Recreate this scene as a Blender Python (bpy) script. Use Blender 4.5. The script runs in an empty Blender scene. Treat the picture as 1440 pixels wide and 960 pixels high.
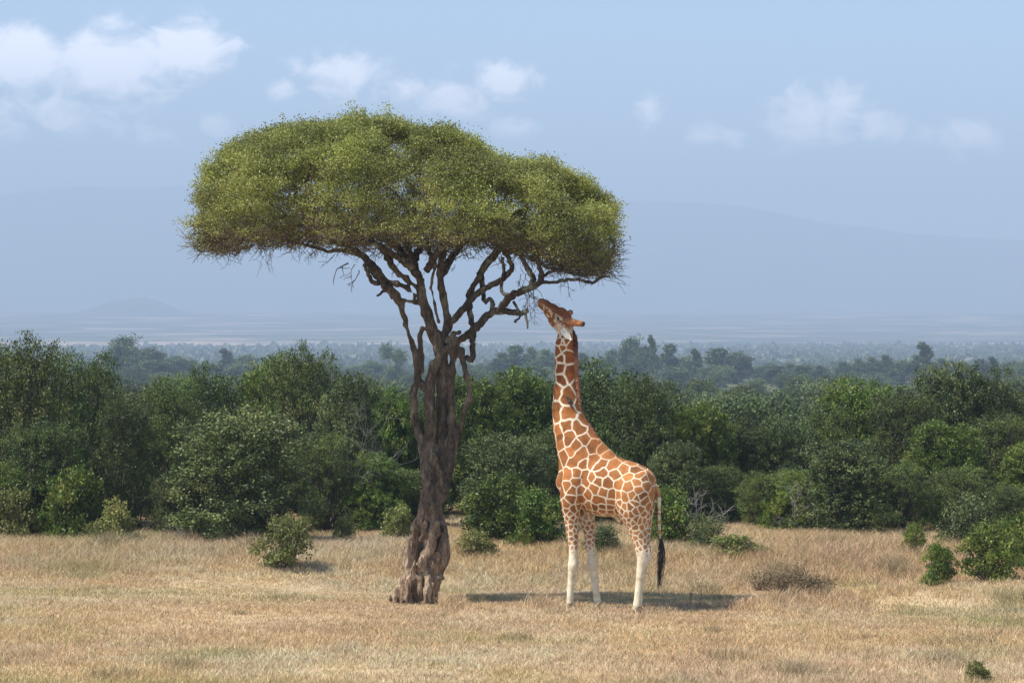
import bpy, math, random
import numpy as np
from mathutils import Vector, Matrix
from mathutils.kdtree import KDTree

R = math.radians
rng = np.random.default_rng(7)
random.seed(7)
scene = bpy.context.scene
COL = scene.collection
F = 4150.0          # focal length in photo pixels (1440 px wide)
HZ = 465.0          # photo row of the level line
CAMH = 4.7

# ------------------------------------------------------------------ helpers
def W(px, py, d):
    """a place d metres away whose direction is that of a photo pixel"""
    return np.array([(px - 720.0) * d / F, d, CAMH - (py - HZ) * d / F])

def new_mesh(name, verts, faces_n, smooth=False, attrs=None):
    """faces_n: (N,k) int array or list of such arrays"""
    me = bpy.data.meshes.new(name)
    verts = np.ascontiguousarray(verts, dtype=np.float32)
    if not isinstance(faces_n, list): faces_n = [faces_n]
    faces_n = [np.asarray(f, dtype=np.int32) for f in faces_n if len(f)]
    me.vertices.add(len(verts)); me.vertices.foreach_set('co', verts.ravel())
    loops = np.concatenate([f.ravel() for f in faces_n])
    tot = np.concatenate([np.full(len(f), f.shape[1], dtype=np.int32) for f in faces_n])
    start = np.concatenate([[0], np.cumsum(tot)[:-1]]).astype(np.int32)
    me.loops.add(len(loops)); me.loops.foreach_set('vertex_index', loops)
    me.polygons.add(len(tot)); me.polygons.foreach_set('loop_start', start)
    me.polygons.foreach_set('loop_total', tot)
    me.update(calc_edges=True)
    me.polygons.foreach_set('use_smooth', np.full(len(tot), smooth, dtype=bool))
    for an, (typ, dom, data) in (attrs or {}).items():
        a = me.attributes.new(an, typ, dom)
        a.data.foreach_set('color' if typ == 'FLOAT_COLOR' else 'value', np.ascontiguousarray(data, dtype=np.float32).ravel())
    me.validate(verbose=False) if False else None
    return me

def link(name, me, mat=None, parent=None, loc=None):
    o = bpy.data.objects.new(name, me); COL.objects.link(o)
    if mat is not None and not me.materials: me.materials.append(mat)
    if parent is not None: o.parent = parent
    if loc is not None: o.location = loc
    return o

def tag(o, label=None, cat=None, group=None, kind=None):
    if label: o['label'] = label
    if cat: o['category'] = cat
    if group: o['group'] = group
    if kind: o['kind'] = kind
    return o

def thing(name, label, cat, loc=(0, 0, 0), rz=0.0, group=None):
    o = bpy.data.objects.new(name, None); COL.objects.link(o)
    o.empty_display_size = 0.3
    o.location = loc; o.rotation_euler = (0, 0, rz)
    return tag(o, label, cat, group)

class VNoise:
    """cheap periodic value noise in numpy"""
    def __init__(s, seed, n=64):
        s.n = n; s.t = np.random.default_rng(seed).random((n, n, n)).astype(np.float32)
    def __call__(s, x, y, z):
        n = s.n
        xi = np.floor(x).astype(np.int32); yi = np.floor(y).astype(np.int32); zi = np.floor(z).astype(np.int32)
        fx = x - xi; fy = y - yi; fz = z - zi
        fx = fx*fx*(3-2*fx); fy = fy*fy*(3-2*fy); fz = fz*fz*(3-2*fz)
        x0 = xi % n; x1 = (xi+1) % n; y0 = yi % n; y1 = (yi+1) % n; z0 = zi % n; z1 = (zi+1) % n
        t = s.t
        a = t[x0, y0, z0]*(1-fx)+t[x1, y0, z0]*fx; b = t[x0, y1, z0]*(1-fx)+t[x1, y1, z0]*fx
        c = t[x0, y0, z1]*(1-fx)+t[x1, y0, z1]*fx; d = t[x0, y1, z1]*(1-fx)+t[x1, y1, z1]*fx
        return (a*(1-fy)+b*fy)*(1-fz)+(c*(1-fy)+d*fy)*fz - 0.5
VN = VNoise(3)
def fbm2(x, y, s, oct=3, off=0.0):
    v = 0; a = 1.0
    for k in range(oct):
        v = v + a*VN(x*s*2**k+off, y*s*2**k+off*1.7, np.zeros_like(x)+off+k*3.3); a *= .5
    return v

def rand_unit(n, g=None):
    g = g or rng
    v = g.normal(size=(n, 3)); return v/np.linalg.norm(v, axis=1, keepdims=True)

# -------------------------------------------------- SDF sculpting + surface nets
class SDF:
    def __init__(s, lo, hi, h):
        s.lo = np.array(lo, dtype=np.float32); s.h = h
        s.n = np.ceil((np.array(hi)-s.lo)/h).astype(int)+1
        s.f = np.full(s.n, 0.5, dtype=np.float32)
        s.ax = [s.lo[i]+h*np.arange(s.n[i], dtype=np.float32) for i in range(3)]
    def cap(s, p, q, r0, r1, k=0.05, sc=(1, 1, 1)):
        """tapered capsule; sc>1 on an axis squeezes it on that axis"""
        p = np.array(p, dtype=np.float32); q = np.array(q, dtype=np.float32); sc = np.array(sc, dtype=np.float32)
        m = max(r0, r1)+k+3*s.h
        lo = np.minimum(p, q)-m; hi = np.maximum(p, q)+m
        i0 = np.clip(np.floor((lo-s.lo)/s.h).astype(int), 0, s.n-1); i1 = np.clip(np.ceil((hi-s.lo)/s.h).astype(int)+1, 1, s.n)
        if np.any(i1 <= i0): return
        X = s.ax[0][i0[0]:i1[0]][:, None, None]; Y = s.ax[1][i0[1]:i1[1]][None, :, None]; Z = s.ax[2][i0[2]:i1[2]][None, None, :]
        d = (q-p)*sc; L = float((d*d).sum())+1e-9
        ax_, ay, az = (X-p[0])*sc[0], (Y-p[1])*sc[1], (Z-p[2])*sc[2]
        t = np.clip((ax_*d[0]+ay*d[1]+az*d[2])/L, 0, 1)
        dist = np.sqrt((ax_-t*d[0])**2+(ay-t*d[1])**2+(az-t*d[2])**2)-(r0+(r1-r0)*t)
        dist = dist/ (1+(max(sc)-1)*0.35)
        sub = s.f[i0[0]:i1[0], i0[1]:i1[1], i0[2]:i1[2]]
        hh = np.clip(.5+.5*(sub-dist)/k, 0, 1)
        sub[...] = sub*(1-hh)+dist*hh-k*hh*(1-hh)
    def chain(s, pts, k=0.05, sc=(1, 1, 1)):
        for a, b in zip(pts[:-1], pts[1:]):
            s.cap(a[0], b[0], a[1], b[1], k, sc)
    def displace(s, fn, band=0.08):
        idx = np.argwhere(np.abs(s.f) < band)
        P = s.lo+s.h*idx
        s.f[idx[:, 0], idx[:, 1], idx[:, 2]] += fn(P).astype(np.float32)
    def mesh(s):
        f = s.f; n = s.n; ins = f < 0
        c = np.zeros(n-1, dtype=np.int8)
        for dx in (0, 1):
            for dy in (0, 1):
                for dz in (0, 1):
                    c += ins[dx:n[0]-1+dx, dy:n[1]-1+dy, dz:n[2]-1+dz]
        act = (c > 0) & (c < 8)
        cells = np.argwhere(act); vid = np.full(n-1, -1, dtype=np.int32); vid[act] = np.arange(len(cells))
        acc = np.zeros((len(cells), 3)); cnt = np.zeros(len(cells))
        corners = [np.array((a, b, c_)) for a in (0, 1) for b in (0, 1) for c_ in (0, 1)]
        for a in corners:
            for ax in range(3):
                if a[ax] == 1: continue
                b = a.copy(); b[ax] = 1
                ia = cells+a; ib = cells+b
                fa = f[ia[:, 0], ia[:, 1], ia[:, 2]]; fb = f[ib[:, 0], ib[:, 1], ib[:, 2]]
                m = (fa < 0) != (fb < 0)
                t = np.where(m, fa/np.where(m, fa-fb, 1), 0)
                acc[m] += (ia+(ib-ia)*t[:, None])[m]; cnt[m] += 1
        V = s.lo+s.h*(acc/cnt[:, None])
        quads = []
        for ax in range(3):
            o1, o2 = [(1, 2), (2, 0), (0, 1)][ax]
            sl0 = [slice(None)]*3; sl1 = [slice(None)]*3
            sl0[ax] = slice(0, n[ax]-1); sl1[ax] = slice(1, n[ax])
            A = ins[tuple(sl0)]; B = ins[tuple(sl1)]
            e = np.argwhere(A != B)
            e = e[(e[:, o1] > 0) & (e[:, o2] > 0) & (e[:, o1] < n[o1]-1) & (e[:, o2] < n[o2]-1)]
            flip = A[e[:, 0], e[:, 1], e[:, 2]]
            def cv(d1, d2):
                q = e.copy(); q[:, o1] -= d1; q[:, o2] -= d2
                return vid[q[:, 0], q[:, 1], q[:, 2]]
            q = np.stack([cv(1, 1), cv(0, 1), cv(0, 0), cv(1, 0)], axis=1)
            q[~flip] = q[~flip][:, ::-1]
            quads.append(q)
        Q = np.concatenate(quads); Q = Q[(Q >= 0).all(axis=1)]
        return V, Q

def tube_mesh(paths, sides=6, rough=0.0, seed=0, cap=True):
    """paths: list of (points Nx3, radii N). returns verts, quads"""
    g = np.random.default_rng(seed)
    VV = []; QQ = []; TT = []; base = 0
    ang = np.arange(sides)*2*math.pi/sides
    for pts, rad in paths:
        pts = np.asarray(pts, float); rad = np.asarray(rad, float); n = len(pts)
        tan = np.gradient(pts, axis=0); tan /= np.linalg.norm(tan, axis=1, keepdims=True)+1e-9
        ref = np.array([0.3, 0.9, 0.2]) if abs(tan[0][1]) < .8 else np.array([1., 0, 0])
        u = np.cross(tan, ref); u /= np.linalg.norm(u, axis=1, keepdims=True)+1e-9
        v = np.cross(tan, u)
        rr = rad[:, None]*(1+rough*g.normal(size=(n, sides)))
        ring = pts[:, None, :]+rr[:, :, None]*(np.cos(ang)[None, :, None]*u[:, None, :]+np.sin(ang)[None, :, None]*v[:, None, :])
        VV.append(ring.reshape(-1, 3))
        i = np.arange(n-1)[:, None]*sides+base; j = np.arange(sides)[None, :]; j2 = (j+1) % sides
        QQ.append(np.stack([i+j, i+j2, i+sides+j2, i+sides+j], axis=2).reshape(-1, 4))
        base += n*sides
        if cap:
            VV.append(pts[[0, -1]]-np.array([tan[0]*rad[0]*.3, -tan[-1]*rad[-1]*.5]))
            s0 = base-n*sides; e0 = base-sides
            TT.append(np.stack([np.full(sides, base), s0+j2[0], s0+j[0]], axis=1))
            TT.append(np.stack([np.full(sides, base+1), e0+j[0], e0+j2[0]], axis=1))
            base += 2
    V = np.concatenate(VV); Q = np.concatenate(QQ)
    return V, ([Q, np.concatenate(TT)] if TT else [Q])

def resample(pts, rad, step, wob=0.0, g=None):
    """Catmull-Rom resample with optional wobble"""
    pts = np.asarray(pts, float); rad = np.asarray(rad, float)
    P = np.vstack([2*pts[0]-pts[1], pts, 2*pts[-1]-pts[-2]]); out = []; ro = []
    for i in range(len(pts)-1):
        L = np.linalg.norm(pts[i+1]-pts[i]); m = max(2, int(L/step))
        t = np.linspace(0, 1, m, endpoint=False)[:, None]
        a, b, c, d = P[i], P[i+1], P[i+2], P[i+3]
        out.append(.5*((2*b)+(-a+c)*t+(2*a-5*b+4*c-d)*t**2+(-a+3*b-3*c+d)*t**3))
        ro.append(rad[i]+(rad[i+1]-rad[i])*t[:, 0])
    out.append(pts[-1:]); ro.append(rad[-1:])
    out = np.vstack(out); ro = np.concatenate(ro)
    if wob and g is not None: out[1:-1] += g.normal(size=(len(out)-2, 3))*wob
    return out, ro

def leaf_quads(C, size, g, up_bias=0.3, aspect=0.5, out=None):
    """diamond-shaped leaves, one quad each"""
    n = len(C)
    d = rand_unit(n, g)
    if out is not None: d = d+out*0.5
    d[:, 2] += up_bias*.6; d /= np.linalg.norm(d, axis=1, keepdims=True)
    w = np.cross(d, rand_unit(n, g)); w /= np.linalg.norm(w, axis=1, keepdims=True)+1e-9
    L = (size*(0.65+0.7*g.random(n)))[:, None] if np.ndim(size) == 0 else (size*(0.65+0.7*g.random(n)))[:, None]
    a = C-d*L*.5; b = C+w*L*aspect*.5+d*L*0.05; c = C+d*L*.5; e = C-w*L*aspect*.5+d*L*0.05
    V = np.stack([a, b, c, e], axis=1).reshape(-1, 3)
    Q = np.arange(4*n).reshape(-1, 4)
    return V, Q

# ------------------------------------------------------------------ materials
def nmat(name):
    m = bpy.data.materials.new(name); m.use_nodes = True
    nt = m.node_tree; nt.nodes.clear()
    out = nt.nodes.new('ShaderNodeOutputMaterial')
    return m, nt, out
def N(nt, t, **kw):
    n = nt.nodes.new(t)
    for k, v in kw.items():
        if k in n.inputs.keys() if isinstance(k, str) else False: n.inputs[k].default_value = v
        else: setattr(n, k, v)
    return n
def ramp(nt, stops, interp='LINEAR'):
    r = nt.nodes.new('ShaderNodeValToRGB'); r.color_ramp.interpolation = interp
    e = r.color_ramp.elements
    while len(e) < len(stops): e.new(.5)
    for i, (p, c) in enumerate(stops):
        e[i].position = p; e[i].color = (*c, 1) if len(c) == 3 else c
    return r

def foliage_mat(name, dark, light, warm, transl=0.25, rough=0.5, spec=0.35, obj_var=0.5):
    m, nt, out = nmat(name); L = nt.links
    at = N(nt, 'ShaderNodeAttribute', attribute_name='tint')
    at2 = N(nt, 'ShaderNodeAttribute', attribute_name='hue')
    oi = N(nt, 'ShaderNodeObjectInfo')
    rp = ramp(nt, [(0.0, dark), (1.0, light)])
    L.new(at.outputs['Fac'], rp.inputs['Fac'])
    mx = N(nt, 'ShaderNodeMix', data_type='RGBA'); mx.inputs[7].default_value = (*warm, 1)
    L.new(at2.outputs['Fac'], mx.inputs[0]); L.new(rp.outputs[0], mx.inputs[6])
    hs = N(nt, 'ShaderNodeHueSaturation')
    mv = N(nt, 'ShaderNodeMapRange'); mv.inputs[3].default_value = 1-obj_var*.5; mv.inputs[4].default_value = 1+obj_var*.6
    L.new(oi.outputs['Random'], mv.inputs[0]); L.new(mv.outputs[0], hs.inputs['Value'])
    mh = N(nt, 'ShaderNodeMapRange'); mh.inputs[3].default_value = .487; mh.inputs[4].default_value = .515
    mu = N(nt, 'ShaderNodeMath', operation='FRACT'); mm = N(nt, 'ShaderNodeMath', operation='MULTIPLY'); mm.inputs[1].default_value = 7.31
    L.new(oi.outputs['Random'], mm.inputs[0]); L.new(mm.outputs[0], mu.inputs[0]); L.new(mu.outputs[0], mh.inputs[0]); L.new(mh.outputs[0], hs.inputs['Hue'])
    L.new(mx.outputs[2], hs.inputs['Color'])
    b = N(nt, 'ShaderNodeBsdfPrincipled'); b.inputs['Roughness'].default_value = rough
    b.inputs['Specular IOR Level'].default_value = spec
    L.new(hs.outputs[0], b.inputs['Base Color'])
    t = N(nt, 'ShaderNodeBsdfTranslucent'); L.new(hs.outputs[0], t.inputs['Color'])
    ms = N(nt, 'ShaderNodeMixShader'); ms.inputs[0].default_value = transl
    L.new(b.outputs[0], ms.inputs[1]); L.new(t.outputs[0], ms.inputs[2]); L.new(ms.outputs[0], out.inputs['Surface'])
    return m

def bark_mat(name, c1, c2, c3, scale=6.0, lichen=None, bump=0.03, lit_muddy=False):
    m, nt, out = nmat(name); L = nt.links
    tc = N(nt, 'ShaderNodeTexCoord'); mp = N(nt, 'ShaderNodeMapping'); mp.inputs['Scale'].default_value = (1, 1, .35)
    L.new(tc.outputs['Object'], mp.inputs[0])
    n1 = N(nt, 'ShaderNodeTexNoise'); n1.inputs['Scale'].default_value = scale; n1.inputs['Detail'].default_value = 8; n1.inputs['Roughness'].default_value = .65
    L.new(mp.outputs[0], n1.inputs['Vector'])
    r = ramp(nt, [(.3, c1), (.5, c2), (.72, c3)]); L.new(n1.outputs[0], r.inputs[0])
    nf = N(nt, 'ShaderNodeTexNoise'); nf.inputs['Scale'].default_value = scale*5.5; nf.inputs['Detail'].default_value = 6; nf.inputs['Roughness'].default_value = .7
    L.new(mp.outputs[0], nf.inputs['Vector'])
    rf = ramp(nt, [(.36, (.45, .43, .40)), (.50, (.92, .92, .92)), (.66, (1.25, 1.22, 1.18))]); L.new(nf.outputs[0], rf.inputs[0])
    mf = N(nt, 'ShaderNodeMix', data_type='RGBA', blend_type='MULTIPLY'); mf.inputs[0].default_value = 1; L.new(r.outputs[0], mf.inputs[6]); L.new(rf.outputs[0], mf.inputs[7])
    col = mf.outputs[2]
    if lit_muddy:      # foot of trunk painted lighter as sunlit below crown shade, plus pale mud
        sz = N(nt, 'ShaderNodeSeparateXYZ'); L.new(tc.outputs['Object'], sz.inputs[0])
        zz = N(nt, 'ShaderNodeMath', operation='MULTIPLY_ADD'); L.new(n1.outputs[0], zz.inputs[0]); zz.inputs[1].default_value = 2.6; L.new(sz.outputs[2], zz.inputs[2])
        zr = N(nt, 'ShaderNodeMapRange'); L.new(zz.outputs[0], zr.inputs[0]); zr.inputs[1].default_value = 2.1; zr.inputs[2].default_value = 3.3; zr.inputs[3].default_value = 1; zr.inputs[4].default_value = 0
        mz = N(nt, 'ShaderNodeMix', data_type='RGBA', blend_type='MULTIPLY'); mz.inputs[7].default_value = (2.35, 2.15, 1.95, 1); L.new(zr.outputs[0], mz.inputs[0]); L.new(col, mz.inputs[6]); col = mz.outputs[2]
    if lichen:
        n2 = N(nt, 'ShaderNodeTexNoise'); n2.inputs['Scale'].default_value = 3.1; n2.inputs['Detail'].default_value = 6
        L.new(tc.outputs['Object'], n2.inputs['Vector'])
        r2 = ramp(nt, [(.56, (0, 0, 0)), (.64, (1, 1, 1))]); L.new(n2.outputs[0], r2.inputs[0])
        mx = N(nt, 'ShaderNodeMix', data_type='RGBA'); mx.inputs[7].default_value = (*lichen, 1)
        L.new(r2.outputs[0], mx.inputs[0]); L.new(col, mx.inputs[6]); col = mx.outputs[2]
    n3 = N(nt, 'ShaderNodeTexNoise'); n3.inputs['Scale'].default_value = scale*4; n3.inputs['Detail'].default_value = 5
    L.new(mp.outputs[0], n3.inputs['Vector'])
    bp = N(nt, 'ShaderNodeBump'); bp.inputs['Strength'].default_value = .9; bp.inputs['Distance'].default_value = bump
    L.new(n3.outputs[0], bp.inputs['Height'])
    b = N(nt, 'ShaderNodeBsdfPrincipled'); b.inputs['Roughness'].default_value = .9; b.inputs['Specular IOR Level'].default_value = .15
    L.new(col, b.inputs['Base Color']); L.new(bp.outputs[0], b.inputs['Normal']); L.new(b.outputs[0], out.inputs['Surface'])
    return m

def plain_mat(name, c, rough=.8, spec=.2, var=.25, scale=20):
    m, nt, out = nmat(name); L = nt.links
    tc = N(nt, 'ShaderNodeTexCoord'); n1 = N(nt, 'ShaderNodeTexNoise'); n1.inputs['Scale'].default_value = scale; n1.inputs['Detail'].default_value = 5
    L.new(tc.outputs['Object'], n1.inputs['Vector'])
    c = np.array(c); r = ramp(nt, [(.3, tuple(c*(1-var))), (.7, tuple(np.minimum(c*(1+var), 1)))])
    L.new(n1.outputs[0], r.inputs[0])
    b = N(nt, 'ShaderNodeBsdfPrincipled'); b.inputs['Roughness'].default_value = rough; b.inputs['Specular IOR Level'].default_value = spec
    L.new(r.outputs[0], b.inputs['Base Color']); L.new(b.outputs[0], out.inputs['Surface'])
    return m

M_crown = foliage_mat('crown_leaves', (.10, .115, .022), (.40, .42, .095), (.27, .225, .09), transl=.3, obj_var=0)
M_olive = foliage_mat('olive_leaves', (.015, .030, .006), (.134, .186, .036), (.23, .22, .065), transl=.07, rough=.5, spec=.3)
M_grey = foliage_mat('greygreen_leaves', (.020, .037, .010), (.142, .185, .054), (.23, .22, .07), transl=.07, rough=.5, spec=.3)
M_bright = foliage_mat('bright_leaves', (.032, .066, .008), (.19, .28, .042), (.33, .29, .06), transl=.25)
M_yellow = foliage_mat('yellowgreen_leaves', (.085, .105, .026), (.28, .31, .08), (.38, .27, .10), transl=.25)
M_euc = foliage_mat('eucalypt_leaves', (.040, .062, .020), (.15, .20, .065), (.1, .1, .05), transl=.15)
M_dryb = foliage_mat('dry_brush', (.10, .075, .045), (.30, .225, .13), (.2, .17, .07), transl=.1, spec=.1)
M_bark = bark_mat('trunk_bark', (.028, .021, .015), (.115, .086, .062), (.28, .23, .175), 6.5, lichen=None, bump=.07, lit_muddy=True)
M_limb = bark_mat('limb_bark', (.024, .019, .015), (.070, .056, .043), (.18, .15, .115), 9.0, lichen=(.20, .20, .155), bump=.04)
M_twig = plain_mat('twig_bark', (.10, .078, .06), .9, .1, .4, 9)
M_dead = plain_mat('dead_wood', (.25, .23, .20), .85, .15, .25, 8)
M_stem = plain_mat('shrub_stem', (.09, .075, .055), .9, .1, .3, 6)

# ------------------------------------------------------------------ terrain
GP = np.array([(-40, 0), (49.6, 0), (50.6, -.03), (57, -.46), (58.2, -.44), (61.5, 0), (74, 0), (84, -.45), (110, -1.3), (200, -3.4), (300, -4.9), (500, -7.0), (900, -10.5), (1500, -17.5), (2300, -20.5), (3500, -21.5),
               (4200, -10.5), (5000, 3), (6000, 18), (7200, 40), (14200, 120)], float)
def ground_z(x, y):
    x = np.asarray(x, float); y = np.asarray(y, float)
    ysft = y+1.6*VN(x*.16+3, x*0+.5, x*0+1.2)*np.clip((x-3.2)/2, 0, 1)+2.2*VN(x*.2+3, x*0+.5, x*0+4.2)*np.clip((-1.6-x)/2, 0, 1)
    z = np.interp(np.where(y < 74, ysft, y), GP[:, 0], GP[:, 1])*np.where(y < 64, np.clip(1-(-2-x)/6, .25, 1)*np.clip(1-(x-6)/5, .3, 1), 1)
    z = z+np.clip((y-25)/30, 0, 1)*0+.035*fbm2(x, y, .35, 2, 4.0)*np.clip(y/30, 0, 1)
    z = z+.30*np.exp(-((y-51.0)/.75)**2)*np.clip((x-3.9)/.9, 0, 1)*np.clip((9.5-x)/2, 0, 1)
    far = np.clip((y-90)/300, 0, 1)
    return z+far*1.6*fbm2(x, y, .012, 2, 9.0)+np.clip((y-3000)/1500, 0, 1)*9*fbm2(x, y, .0016, 3, 2.0)

ys = np.concatenate([np.arange(-40, 90, .5), 90*np.exp(np.linspace(0, math.log(14000/90.), 180))])
xs_n = 161
u = np.linspace(-1, 1, xs_n); u = np.sign(u)*(np.abs(u)**1.6)
hw = np.interp(ys, [-40, 90, 14000], [60, 120, 5000])
XX = u[None, :]*hw[:, None]; YY = np.repeat(ys[:, None], xs_n, axis=1)
ZZ = ground_z(XX, YY)
gv = np.stack([XX, YY, ZZ], axis=2).reshape(-1, 3)
i = np.arange(len(ys)-1)[:, None]*xs_n; j = np.arange(xs_n-1)[None, :]
gq = np.stack([i+j, i+j+1, i+xs_n+j+1, i+xs_n+j], axis=2).reshape(-1, 4)

def ground_material():
    m, nt, out = nmat('savanna_ground'); L = nt.links
    tc = N(nt, 'ShaderNodeTexCoord')
    # near: dry straw and soil
    n1 = N(nt, 'ShaderNodeTexNoise'); n1.inputs['Scale'].default_value = .5; n1.inputs['Detail'].default_value = 10; n1.inputs['Roughness'].default_value = .7
    L.new(tc.outputs['Object'], n1.inputs[0])
    near = ramp(nt, [(.3, (.30, .215, .125)), (.5, (.46, .34, .20)), (.7, (.58, .44, .27))]); L.new(n1.outputs[0], near.inputs[0])
    # far: scrub and pale fields in long bands
    mp = N(nt, 'ShaderNodeMapping'); mp.inputs['Scale'].default_value = (.0019, .0022, .0)
    L.new(tc.outputs['Object'], mp.inputs[0])
    n2 = N(nt, 'ShaderNodeTexNoise'); n2.inputs['Scale'].default_value = 2.3; n2.inputs['Detail'].default_value = 7; n2.inputs['Roughness'].default_value = .6
    L.new(mp.outputs[0], n2.inputs[0])
    fields = ramp(nt, [(.44, (.05, .065, .04)), (.52, (.09, .10, .06)), (.56, (.20, .16, .11)), (.62, (.33, .25, .18))]); L.new(n2.outputs[0], fields.inputs[0])
    sx = N(nt, 'ShaderNodeSeparateXYZ'); L.new(tc.outputs['Object'], sx.inputs[0])
    # the pale open plain between wood and rising ground
    band = N(nt, 'ShaderNodeMath', operation='MULTIPLY_ADD'); band.inputs[1].default_value = 900; band.inputs[2].default_value = -450
    L.new(n2.outputs[0], band.inputs[0])
    yy = N(nt, 'ShaderNodeMath', operation='ADD'); L.new(sx.outputs[1], yy.inputs[0]); L.new(band.outputs[0], yy.inputs[1])
    mr = N(nt, 'ShaderNodeMapRange'); L.new(yy.outputs[0], mr.inputs[0]); mr.inputs[1].default_value = 3300; mr.inputs[2].default_value = 4600
    pl = ramp(nt, [(0, (0, 0, 0)), (.34, (0, 0, 0)), (.37, (1, 1, 1)), (.56, (1, 1, 1)), (.62, (0, 0, 0))]); L.new(mr.outputs[0], pl.inputs[0])
    lr_ = N(nt, 'ShaderNodeMapRange'); L.new(sx.outputs[0], lr_.inputs[0]); lr_.inputs[1].default_value = 260; lr_.inputs[2].default_value = 20; lr_.inputs[3].default_value = .0
    nq = N(nt, 'ShaderNodeTexNoise'); nq.inputs['Scale'].default_value = .004; nq.inputs['Detail'].default_value = 5; L.new(tc.outputs['Object'], nq.inputs[0])
    nr = N(nt, 'ShaderNodeMapRange'); L.new(nq.outputs[0], nr.inputs[0]); nr.inputs[1].default_value = .40; nr.inputs[2].default_value = .52; nr.inputs[3].default_value = .1
    pm = N(nt, 'ShaderNodeMath', operation='MULTIPLY'); L.new(lr_.outputs[0], pm.inputs[0]); L.new(nr.outputs[0], pm.inputs[1])
    pm2 = N(nt, 'ShaderNodeMath', operation='MULTIPLY'); L.new(pl.outputs[0], pm2.inputs[0]); L.new(pm.outputs[0], pm2.inputs[1])
    mxp = N(nt, 'ShaderNodeMix', data_type='RGBA'); mxp.inputs[7].default_value = (.44, .31, .22, 1)
    L.new(pm2.outputs[0], mxp.inputs[0]); L.new(fields.outputs[0], mxp.inputs[6])
    # mid: scrub floor
    n4 = N(nt, 'ShaderNodeTexNoise'); n4.inputs['Scale'].default_value = .03; n4.inputs['Detail'].default_value = 8
    L.new(tc.outputs['Object'], n4.inputs[0])
    mid = ramp(nt, [(.45, (.06, .075, .035)), (.6, (.13, .13, .06)), (.68, (.38, .25, .15))]); L.new(n4.outputs[0], mid.inputs[0])
    f1 = N(nt, 'ShaderNodeMapRange'); L.new(sx.outputs[1], f1.inputs[0]); f1.inputs[1].default_value = 76; f1.inputs[2].default_value = 95
    f2 = N(nt, 'ShaderNodeMapRange'); L.new(sx.outputs[1], f2.inputs[0]); f2.inputs[1].default_value = 2400; f2.inputs[2].default_value = 3400
    a = N(nt, 'ShaderNodeMix', data_type='RGBA'); L.new(f1.outputs[0], a.inputs[0]); L.new(near.outputs[0], a.inputs[6]); L.new(mid.outputs[0], a.inputs[7])
    b = N(nt, 'ShaderNodeMix', data_type='RGBA'); L.new(f2.outputs[0], b.inputs[0]); L.new(a.outputs[2], b.inputs[6]); L.new(mxp.outputs[2], b.inputs[7])
    s = N(nt, 'ShaderNodeBsdfPrincipled'); s.inputs['Roughness'].default_value = 1; s.inputs['Specular IOR Level'].default_value = .05
    L.new(b.outputs[2], s.inputs['Base Color'])
    nb = N(nt, 'ShaderNodeTexNoise'); nb.inputs['Scale'].default_value = 9; nb.inputs['Detail'].default_value = 6; L.new(tc.outputs['Object'], nb.inputs[0])
    bp = N(nt, 'ShaderNodeBump'); bp.inputs['Distance'].default_value = .05; L.new(nb.outputs[0], bp.inputs['Height']); L.new(bp.outputs[0], s.inputs['Normal'])
    L.new(s.outputs[0], out.inputs['Surface'])
    return m
tag(link('ground', new_mesh('ground', gv, gq, True), ground_material()), kind='structure')

# mountains: solid ridges standing on the far ground
M_mtn = plain_mat('mountain_scrub', (.07, .085, .055), 1, .05, .45, .004)
def ridge(name, prof, y0, depth, seed):
    """prof: list of (photo px, photo row) of the skyline at distance y0"""
    xs = np.linspace(prof[0][0], prof[-1][0], 150)
    rows = np.interp(xs, [p[0] for p in prof], [p[1] for p in prof])
    X = (xs-720)*y0/F; H = CAMH-(rows-HZ)*y0/F
    t = np.linspace(-1, 1, 41)
    A = np.repeat(X[:, None], 41, 1); T = np.repeat(t[None, :], len(xs), 0)
    Y = y0+T*depth
    base = ground_z(A, Y)-8
    spur = fbm2(A, Y, .0028, 4, seed)
    k = np.clip(1-np.abs(T)**1.25, 0, 1)
    Z = base+(H[:, None]-base)*k*(1+.25*spur*(1-k))+0*spur
    v = np.stack([A+spur*60*(1-k), Y, Z], axis=2).reshape(-1, 3)
    i = np.arange(len(xs)-1)[:, None]*41; j = np.arange(40)[None, :]
    q = np.stack([i+j, i+41+j, i+41+j+1, i+j+1], axis=2).reshape(-1, 4)
    return tag(link(name, new_mesh(name, v, q, True), M_mtn), kind='structure')
ridge('mountain', [(-900, 420), (-500, 330), (-200, 290), (0, 276), (60, 266), (120, 262), (180, 265), (260, 262), (340, 268), (460, 288), (620, 300), (760, 292), (880, 283), (960, 284),
      (1040, 289), (1100, 300), (1160, 314), (1230, 320), (1260, 327), (1330, 332), (1440, 338), (1700, 360), (2100, 400), (2400, 440)], 12000, 1100, 5.0)
ridge('hill', [(-60, 466), (20, 452), (90, 447), (120, 436), (150, 426), (180, 419), (205, 418), (225, 424), (245, 434), (270, 442), (350, 447), (450, 462)], 7600, 450, 8.0)

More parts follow.
